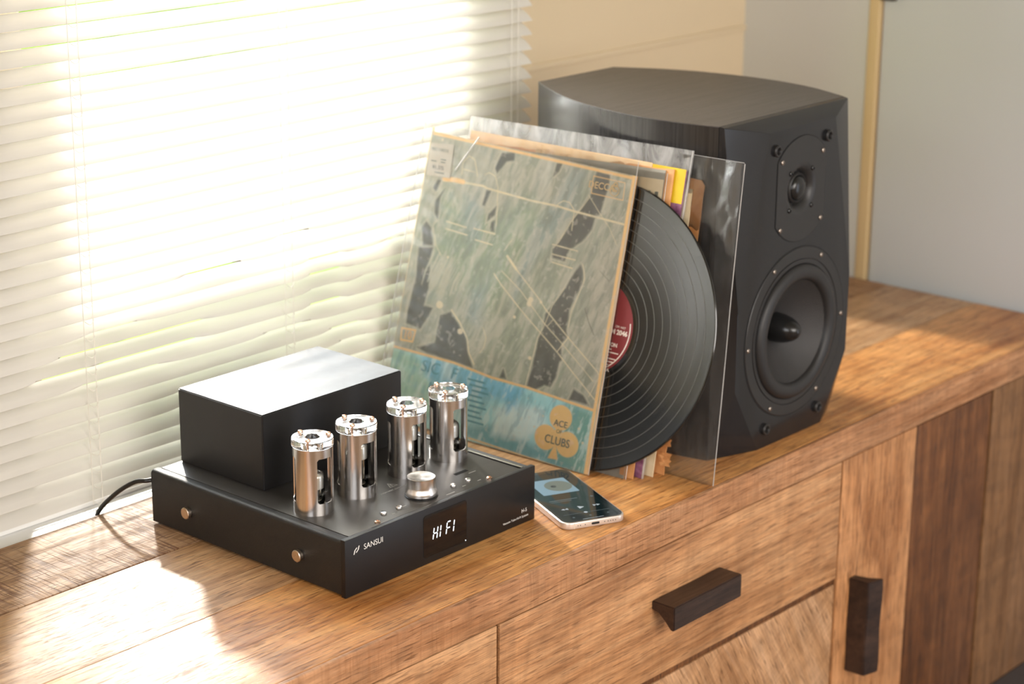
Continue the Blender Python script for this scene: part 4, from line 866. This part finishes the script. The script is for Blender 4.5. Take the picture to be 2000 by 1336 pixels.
def linedist(X, Y, P):
    d = np.full(X.shape, 1e9)
    for (x0, y0), (x1, y1) in zip(P, P[1:]):
        dx, dy = x1-x0, y1-y0; L2 = dx*dx+dy*dy+1e-9
        t_ = np.clip(((X-x0)*dx+(Y-y0)*dy)/L2, 0, 1); d = np.minimum(d, (X-x0-t_*dx)**2+(Y-y0-t_*dy)**2)
    return np.sqrt(d)
def paint(S, U):
    """printed cover picture: S, U in millimetres from the bottom corner of the open edge; linear colours"""
    C = lambda *c: np.array(srgb(*c))
    wob = (vnoise(S, U, 0.035, 5)-0.5)*9; wob2 = (vnoise(S, U, 0.035, 9)-0.5)*9
    Sw, Uw = S+wob, U+wob2
    col = np.zeros(S.shape+(3,)); col[:] = C(146, 148, 128)
    def lay(mask, c): 
        m_ = np.clip(mask, 0, 1)[..., None]; col[:] = col*(1-m_)+np.asarray(c)*m_
    n1 = vnoise(S, U, 0.010, 21); n2 = vnoise(S*3.2+U*0.8, U*0.8-S*0.3, 0.05, 33); n3 = vnoise(S, U, 0.12, 41)
    lay((n1-0.42)*3.2, C(164, 158, 140)); lay((0.50-n1)*2.0, C(132, 140, 118)); lay((S < 70)*(70-S)/70*0.6, C(160, 156, 142))
    for P in ART['green']: lay(np.clip(0.5-polydist(Sw, Uw, P)/22, 0, 1)*0.75, C(128, 142, 112))
    for P in ART['blue']: lay(np.clip(0.5-polydist(Sw, Uw, P)/14, 0, 1)*(0.25+0.6*n2), C(128, 144, 146))
    lay(np.clip((n2-0.54)*6, 0, 0.45), C(182, 176, 158)); lay(np.clip((0.44-n2)*6, 0, 0.40), C(108, 116, 102))
    n4 = vnoise(S*1.0+U*0.5, U*0.16-S*0.10, 0.16, 55); lay(np.clip((n4-0.58)*5, 0, 0.25), C(186, 182, 166)); lay(np.clip((0.40-n4)*5, 0, 0.25), C(108, 112, 100))
    for P in ART['dark']:
        d = polydist(S+wob*0.35, U+wob2*0.35, P); lay(np.clip(0.5-d/2.6, 0, 1)*(0.80+0.2*n2), C(62, 60, 54)); lay(np.clip(1-np.abs(d-1.8)/1.6, 0, 1)*0.45, C(186, 176, 154))
    for w_, P in ART['fan']: lay(np.clip(w_*1.1-linedist(S, U, P), 0, 1)*0.7, C(172, 168, 146))
    for w_, P in ART['line2']: lay(np.clip(w_*0.8-linedist(S, U, P), 0, 1)*0.8, C(96, 92, 80))
    # lower band
    bd = polydist(S, U, ART['band']); bm_ = np.clip(0.5-bd/0.8, 0, 1)
    low = col.copy(); low[:] = C(150, 198, 200)
    def lay2(mask, c):
        m_ = np.clip(mask, 0, 1)[..., None]; low[:] = low*(1-m_)+np.asarray(c)*m_
    lay2((n1-0.45)*3, C(165, 200, 200))
    pc = {'b': C(100, 168, 196), 'g': C(152, 184, 158), 'd': C(84, 134, 116), 'd2': C(88, 146, 156), 'w': C(205, 220, 216)}
    for k_, P in ART['patch']: lay2(np.clip(0.5-polydist(Sw, Uw, P)/9, 0, 1)*0.8, pc[k_])
    lay2(np.clip((n2-0.58)*6, 0, 0.5), C(205, 218, 212)); lay2(np.clip((0.40-n2)*6, 0, 0.4), C(84, 138, 150))
    col[:] = col*(1-bm_[..., None])+low*bm_[..., None]
    for w_, P in ART['line']: lay(np.clip(w_*0.42-linedist(S, U, P)+0.35, 0, 1)*(0.55+0.45*n3*1.6), C(206, 192, 158))
    for w_, P in ART['orange']: lay(np.clip(w_*0.36-linedist(S+wob*0.03, U+wob2*0.03, P)+0.4, 0, 1), C(222, 178, 118))
    for r_, p in ART['dots']: lay(np.clip(r_*0.55-np.hypot((S-p[0])*0.85, U-p[1])+0.5, 0, 1)*0.9, C(208, 192, 160))
    for p in ART['club']: lay(np.clip(14.0-np.hypot((S-p[0])*0.92, U-p[1])+0.5, 0, 1), C(228, 178, 112))
    lay(np.clip(0.5-polydist(S, U, ART['stem']), 0, 1), C(228, 178, 112)); lay(np.clip(6.0-np.hypot(S-47.0, U-36.0), 0, 1), C(228, 178, 112))
    lay(np.clip((vnoise(S, U, 0.20, 77)-0.66)*6, 0, 0.30), C(196, 190, 176))
    return np.clip(col*1.42, 0, 1)
t = NT('printed_cover'); at = t.add('ShaderNodeAttribute', attribute_name='print'); f_ = t.noise(t.coords(), 900, 2)
t.link(t.mix(t.math('MULTIPLY', f_, 0.12), at.outputs['Color'], (0.5, 0.5, 0.46)), t.b.inputs['Base Color']); t.b.inputs['Roughness'].default_value = 0.42
t.link(t.bump(t.noise(t.coords(), 55, 4), 0.25, 0.0006), t.b.inputs['Normal']); M['printed'] = t.m

DR = Vector((-0.041, 0.9992, 0)).normalized(); TH = math.radians(14.5); NH = Vector((0.9992, 0.041, 0))
UPV = NH*math.sin(TH)+Vector((0, 0, math.cos(TH))); NV = DR.cross(UPV)
B0 = Vector((0.4047, 0.0402, 0.0004))
alb = tag(empty('record_album'), 'grey green painted record album in a clear sleeve, front of the leaning stack', 'record album', None)
alb.matrix_world = frame(B0, -DR, UPV, -NV)      # local x toward the open edge, y up, z toward the viewer
# cover: printed sheet over card
QS = [(0.0, 0.0), (0.0022, 0.3280), (0.2934, 0.3385), (0.3020, 0.0005)]   # (s, u): br, tr, tl, bl
def bil(a, b): # a 0..1 from the open edge to the spine, b 0..1 up
    (x0, y0), (x1, y1), (x2, y2), (x3, y3) = QS
    return (x0*(1-a)*(1-b)+x1*(1-a)*b+x2*a*b+x3*a*(1-b), y0*(1-a)*(1-b)+y1*(1-a)*b+y2*a*b+y3*a*(1-b))
NXA, NYA = 430, 500
aa, bb = np.meshgrid(np.linspace(0, 1, NXA+1), np.linspace(0, 1, NYA+1), indexing='ij')
S_, U_ = bil(aa, bb)
colr = paint(S_*1000, U_*1000)
verts = np.stack([-S_, U_, 0.0003+0.0006*(vnoise(S_*1000, U_*1000, 0.012, 3)-0.5)], -1).reshape(-1, 3)
idx = np.arange((NXA+1)*(NYA+1)).reshape(NXA+1, NYA+1)
faces = np.stack([idx[1:, :-1], idx[:-1, :-1], idx[:-1, 1:], idx[1:, 1:]], -1).reshape(-1, 4)
me = bpy.data.meshes.new('printed_front'); me.vertices.add(len(verts)); me.vertices.foreach_set('co', verts.ravel())
me.loops.add(faces.size); me.loops.foreach_set('vertex_index', faces.ravel().astype(np.int32)); me.polygons.add(len(faces))
me.polygons.foreach_set('loop_start', np.arange(0, faces.size, 4, dtype=np.int32)); me.update(calc_edges=True)
ca_ = me.color_attributes.new('print', 'FLOAT_COLOR', 'POINT'); ca_.data.foreach_set('color', np.concatenate([colr.reshape(-1, 3), np.ones((len(verts), 1))], 1).ravel().astype(np.float32))
me.polygons.foreach_set('use_smooth', [True]*len(faces)); me.materials.append(M['printed']); me.validate()
link_mesh('printed_front', me, None, alb)
def slab_local(name, quad, z0, z1, m, par, bev=0.0004):
    bm = bmesh.new(); lo = [bm.verts.new((-s, u, z0)) for s, u in quad]; hi = [bm.verts.new((-s, u, z1)) for s, u in quad]
    bm.faces.new(lo); bm.faces.new(hi[::-1])
    for i in range(4): bm.faces.new((lo[i], hi[i], hi[(i+1) % 4], lo[(i+1) % 4]))
    bmesh.ops.recalc_face_normals(bm, faces=bm.faces)
    if bev: bmesh.ops.bevel(bm, geom=bm.edges[:], offset=bev, segments=1, affect='EDGES')
    return from_bm(name, bm, m, par)
slab_local('cover_card', QS, -0.0032, 0.0, M['card_edge'], alb)
mm = lambda p: (-p[0]/1000, p[1]/1000)
# price sticker, emblem lettering and lettering of the cover
st = [(p[0]/1000, p[1]/1000) for p in ART['sticker']]
stk = slab_local('price_sticker', [st[2], st[1], st[0], st[3]], 0.0009, 0.0012, M['sticker'], alb, bev=0)
sx_, sy_ = mm(ART['sticker'][2])
text('sticker_lettering', 'RECORDS', 0.0048, M['ink_grey'], alb, (-0.2770, 0.3185, 0.0013), sx=1.2)
text('sticker_price', '¥1,375', 0.0062, M['ink'], alb, (-0.2760, 0.2980, 0.0013), sx=1.0)
for (x, y, w_) in ((-0.2700, 0.3080, 0.008), (-0.2700, 0.3050, 0.007), (-0.2840, 0.3050, 0.008), (-0.2730, 0.2925, 0.014)):
    box('sticker_print', x-w_/2, x+w_/2, y-0.0005, y+0.0005, 0.00122, 0.00128, M['ink_grey'], alb)
P_ = ART['pos']
def lt(nm, body, size, m, key, **kw): x, y = mm(P_[key]); return text(nm, body, size, m, alb, (x, y, 0.0011), **kw)
lt('lettering', 'ACE', 0.0100, M['ink_grey'], 'ace'); lt('lettering', 'OF', 0.0060, M['ink_grey'], 'of'); lt('lettering', 'CLUBS', 0.0130, M['ink_grey'], 'clubs', sx=0.92)
lt('lettering', 'DECCA', 0.0105, M['print_tan'], 'decca', bold=0.0002)
hx, hy = mm(P_['head'])
lathe('round_emblem', [(0.0052, 0.0001), (0.0062, 0.0001)], M['print_tan'], alb, (hx, hy-0.001, 0.0011), n=36)
text('emblem_lettering', 'ffss', 0.0052, M['print_tan'], alb, (hx, hy-0.0005, 0.0012), bold=0.0002)
lathe('round_emblem', [(0.0014, 0.0001), (0.0030, 0.0001)], M['print_tan'], alb, (hx, hy+0.0058, 0.0011), n=20)
lt('lettering', '10', 0.0125, M['print_orange'], 'ten', bold=0.0004)
text('lettering', 'SIC   F', 0.0190, M['ink_blue'], alb, (-0.2270, 0.0700, 0.0011), sx=1.05, shear=0.15)
text('lettering', 'MEF', 0.0170, M['ink_blue'], alb, (-0.2220, 0.0480, 0.0011), sx=1.25, shear=0.15)
for k in range(9):
    y = 0.0690-0.0058*k; x = -0.1700+0.004*(k % 3)
    box('small_print', x-0.013, x+0.012, y-0.0011, y+0.0011, 0.00095, 0.0010, M['ink_blue'], alb)
# clear outer sleeve with folded edges
def film(name, quad, z, m, par, nx=26, ny=26, wr=0.0006, seed=1, crinkle=0.0):
    bm = bmesh.new(); g = []
    A1, B1 = np.meshgrid(np.linspace(0, 1, nx+1), np.linspace(0, 1, ny+1), indexing='ij')
    if crinkle:
        r1 = np.abs(vnoise(A1*7+3, B1*3+1, 1.0, seed+40, 3)-0.5)*2; r2 = np.abs(vnoise(A1*16, B1*9, 1.0, seed+60, 3)-0.5)*2
        near = np.exp(-A1/0.10)*0.9+np.exp(-(1-B1)/0.14)*1.1+0.12
        CR = crinkle*(0.5-r1+0.5*(0.5-r2))*near
    for i in range(nx+1):
        row = []
        for j in range(ny+1):
            a, b = i/nx, j/ny
            s = quad[0][0]*(1-a)*(1-b)+quad[1][0]*(1-a)*b+quad[2][0]*a*b+quad[3][0]*a*(1-b); u = quad[0][1]*(1-a)*(1-b)+quad[1][1]*(1-a)*b+quad[2][1]*a*b+quad[3][1]*a*(1-b)
            w_ = wr*(math.sin(17*a+9*b+seed)+0.6*math.sin(31*b-13*a+seed*2)+0.4*math.sin(47*a+seed*3))*min(1, 6*a*(1-a)+0.25)
            if crinkle: w_ += CR[i, j]
            row.append(bm.verts.new((-s, u, z+w_)))
        g.append(row)
    for i in range(nx):
        for j in range(ny): bm.faces.new((g[i+1][j], g[i][j], g[i][j+1], g[i+1][j+1]))
    return from_bm(name, bm, m, par, smooth=180, calc=False)
FQ = [(-0.0035, -0.0003), (0.0010, 0.3440), (0.3050, 0.3475), (0.3125, 0.0)]
film('sleeve_film', FQ, 0.0032, M['film'], alb, wr=0.0004)
film('sleeve_film', FQ, -0.0040, M['film'], alb, wr=0.0002, seed=4)
for a, b in ((0, 1), (3, 2)):
    tube('sleeve_fold', [(-FQ[a][0], FQ[a][1]+0.0004, 0.0018), (-FQ[b][0], FQ[b][1], 0.0018)], 0.00045 if a == 0 else 0.0007, M['film_edge'], alb, n=6, smooth_curve=False)
slab_local('paper_liner', [(0.2990, 0.004), (0.2935, 0.3420), (0.2975, 0.3440), (0.3045, 0.004)], -0.0034, -0.0028, M['cream'], alb, bev=0)
tube('film_glint', [(-0.221, 0.3405, 0.0040), (-0.2370, 0.3155, 0.0042), (-0.2480, 0.2990, 0.0038)], 0.0009, M['film_edge'], alb, n=6)  # glint on the film modelled as a pale solid strand

# ---- the record, half out of the album
rc_st, rc_sa, RR = 0.250, 0.015, 0.1590
rdr = Vector((-math.sin(rc_sa), math.cos(rc_sa), 0)); rn = Vector((math.cos(rc_sa), math.sin(rc_sa), 0)); rup = rn*math.sin(rc_st)+Vector((0, 0, math.cos(rc_st))); rN = rdr.cross(rup)
rc = tag(empty('vinyl_record'), 'black vinyl record with a dark red label slipping out of the album', 'vinyl record')
rc.matrix_world = frame(Vector((0.4118, 0.0703, 0.0002))+rup*RR, -rdr, rup, -rN)
lathe('disc', [(0, 0.0009), (0.0545, 0.0009), (0.0550, 0.0006), (0.0590, 0.0005), (0.1555, 0.0005), (0.1568, 0.0010), (0.1582, 0.0010), (RR, 0.0002), (RR, -0.0006), (0.1570, -0.0012), (0, -0.0012)], M['vinyl'], rc, n=220, smooth=40)
for r_ in (0.0600, 0.0705, 0.0800, 0.0905, 0.1010, 0.1125, 0.1230, 0.1345, 0.1455):
    lathe('track_gap', [(r_-0.00045, 0.00058), (r_+0.00045, 0.00058)], M['vinyl_line'], rc, n=200)
lab = lathe('label', [(0.0036, 0.0010), (0.0520, 0.0010), (0.0526, 0.0008)], M['label_red'], rc, n=96)
text('label_number', 'ECM 2046', 0.0072, M['silver'], lab, (0.0310, -0.0020, 0.0012), align='CENTER', bold=0.0003)
text('label_lettering', 'DM 4407', 0.0036, M['silver'], lab, (0.0360, 0.0040, 0.0012))
text('label_lettering', 'R. HILTON', 0.0058, M['silver'], lab, (0.0220, -0.0165, 0.0012), bold=0.0002)
for k, (w_, x) in enumerate(((0.018, 0.020), (0.030, 0.024), (0.016, 0.019), (0.028, 0.023), (0.026, 0.022), (0.020, 0.018))):
    y = -0.0215-0.0034*k; box('label_print', x-w_/2, x+w_/2, y-0.0006, y+0.0006, 0.00115, 0.0012, M['silver'], lab)
text('label_lettering', 'ORCHESTRA', 0.0050, M['silver'], lab, (0.0160, -0.0445, 0.0012), bold=0.0002)
lathe('label_rim_print', [(0.0485, 0.0012), (0.0498, 0.0012)], M['silver'], lab, n=60, a0=math.radians(-78), a1=math.radians(12))

# ---- more albums behind, each leaning on the next, and their sleeves
def quad_frame(BR, TR, TL):
    Y = (Vector(TR)-Vector(BR)).normalized(); W_ = Vector(TR)-Vector(TL); W_ = (W_-Y*W_.dot(Y)); w = W_.length; X = W_.normalized(); return frame(Vector(BR), X, Y, X.cross(Y)), w, (Vector(TR)-Vector(BR)).length
def album(label, BR, TR, TL, mats, name='record_album', thick=0.0013, film_m=None, film_q=None, group=None, torn=None, bands=(), film_z=0.0005):
    Mx, w, h = quad_frame(BR, TR, TL)
    a = tag(empty(name), label, 'record album', group); a.matrix_world = Mx
    # outline of the card; torn edges are ragged
    pts = [(-w, 0.0), (0.0, 0.0)]
    if torn == 'right':
        for k in range(1, 16): pts.append((random.uniform(-0.0022, 0.0008), h*k/16))
        pts += [(-0.001, h-0.006), (-0.006, h-0.001)]
    else: pts.append((0, h))
    if torn == 'top':
        for k in range(1, 30):
            s = -w*k/30; dip = 0.0
            if 0.22 < k/30 < 0.62: dip = random.uniform(0.002, 0.009)
            pts.append((s, h-dip-random.uniform(0, 0.0012)))
    pts.append((-w, h))
    bm = bmesh.new(); prism(bm, pts, -thick, 0.0); from_bm('cover', bm, mats[0], a)
    for (x0, x1, y0, y1, m) in bands: box('printed_band', x0, x1, y0, y1, 0.00002, 0.0001, m, a)
    if torn:
        for k in range(9 if torn == 'top' else 6):
            bm = bmesh.new()
            if torn == 'top': cx_, cy_ = -w*random.uniform(0.22, 0.62), h-random.uniform(0.001, 0.006)
            else: cx_, cy_ = random.uniform(-0.006, 0.002), random.uniform(0.004, 0.045)
            n = 9; vs = []
            for q in range(n):
                an = 2*PI*q/n; rr_ = random.uniform(0.0035, 0.0085); vs.append(bm.verts.new((cx_+rr_*1.3*math.cos(an), cy_+rr_*0.7*math.sin(an), 0.0004+random.uniform(0, 0.0012))))
            c_ = bm.verts.new((cx_, cy_, 0.0002))
            for q in range(n): bm.faces.new((vs[q], vs[(q+1) % n], c_))
            r_ = bmesh.ops.extrude_face_region(bm, geom=bm.faces[:]); bmesh.ops.translate(bm, vec=(0, 0, -0.0003), verts=[g for g in r_['geom'] if isinstance(g, bmesh.types.BMVert)])
            from_bm('torn_flake', bm, mats[1], a)
    if film_m:
        q = film_q or [(-0.004, 0.0), (-0.004, h+0.012), (w+0.004, h+0.012), (w+0.004, 0.0)]
        film('sleeve_film', q, film_z, film_m, a, wr=0.00012, seed=len(label)); 
        tube('sleeve_fold', [(-q[0][0], q[0][1], 0.0012), (-q[1][0], q[1][1], 0.0012)], 0.0004, M['film_edge'], a, n=6, smooth_curve=False)
    return a
ofs = Vector((-0.005, 0.304, 0.0100))
def TLof(TR, dx=0): return tuple(Vector(TR)+ofs+Vector((dx, 0, 0)))
G_ = None
TR1 = (0.4990, 0.0160, 0.3270); album('grey record album with a cream lettered strip, right behind the vinyl record', (0.4215, 0.003, 0.0004), TR1, TLof(TR1), (M['greycard'], M['cream']),
      film_m=M['film'], film_q=[(-0.004, 0), (-0.004, 0.3330), (0.309, 0.3330), (0.309, 0)], bands=[(-0.30, -0.0004, 0.3015, 0.3255, M['cream']), (-0.006, 0.0, 0.004, 0.3010, M['kraft'])]+[(-0.030+0.010*k, -0.0255+0.010*k, 0.3040+0.001*k, 0.3120, M['ink_grey']) for k in range(3)])
TR2 = (0.5012, 0.0060, 0.3290); TL2 = (0.4965, 0.3060, 0.3425)
album('orange brown record album with a crumbling torn top edge', (0.4275, -0.005, 0.0004), TR2, TL2, (M['kraft'], M['kraft2']), torn='top')
TR3 = (0.5033, -0.0090, 0.3290)
album('purple record album with a yellow corner and a cloudy sleeve', (0.4352, -0.0098, 0.0004), TR3, TLof(TR3), (M['purple'], M['purple']), film_m=M['film_back'], film_q=[(-0.003, 0), (-0.0045, 0.3580), (0.309, 0.3540), (0.307, 0)], film_z=-0.0017,
      bands=[(-0.045, -0.0008, 0.3000, 0.3370, M['yellow']), (-0.3040, -0.0455, 0.3150, 0.3380, M['kraft2'])])
TR4 = (0.5054, -0.0160, 0.3100)
album('cream record album standing lower than the yellow cornered one', (0.4470, -0.0170, 0.0004), TR4, TLof(TR4), (M['cream'], M['cream']), film_m=None)
TR5 = (0.5085, -0.0305, 0.3215)
album('brown record album with a ragged right edge, last card of the stack', (0.4600, -0.0225, 0.0004), TR5, TLof(TR5), (M['kraft'], M['kraft']), torn='right')
# wide crinkled outer sleeve, standing out furthest
BR6, TR6, TL6 = (0.4700, -0.0818, 0.0004), (0.5135, -0.0755, 0.3462), (0.5110, 0.2540, 0.3600)
Mx, w6, h6 = quad_frame(BR6, TR6, TL6)
sl = tag(empty('plastic_sleeve'), 'wide clear crinkled plastic sleeve standing out past the stack by the loudspeaker', 'plastic sleeve'); sl.matrix_world = Mx
q6 = [(0, 0), (0, h6), (w6, h6), (w6, 0)]
film('front_film', q6, 0.0016, M['film_wide'], sl, nx=130, ny=130, wr=0.0007, seed=2, crinkle=0.0034); film('back_film', q6, -0.0010, M['film_wide'], sl, nx=40, ny=40, wr=0.0004, seed=5)
tube('sleeve_seam', [(0, 0, 0.0004), (0.0006, h6*0.3, 0.0010), (-0.0005, h6*0.6, 0.0002), (0.0005, h6*0.85, 0.0010), (0.0008, h6-0.001, 0.0004)], 0.0005, M['film_edge'], sl, n=6)
tube('sleeve_seam', [(0, h6, 0.0004), (-w6*0.3, h6+0.0006, 0.0010), (-w6*0.6, h6-0.0004, 0.0004), (-w6, h6, 0.0004)], 0.0003, M['film_edge'], sl, n=6)
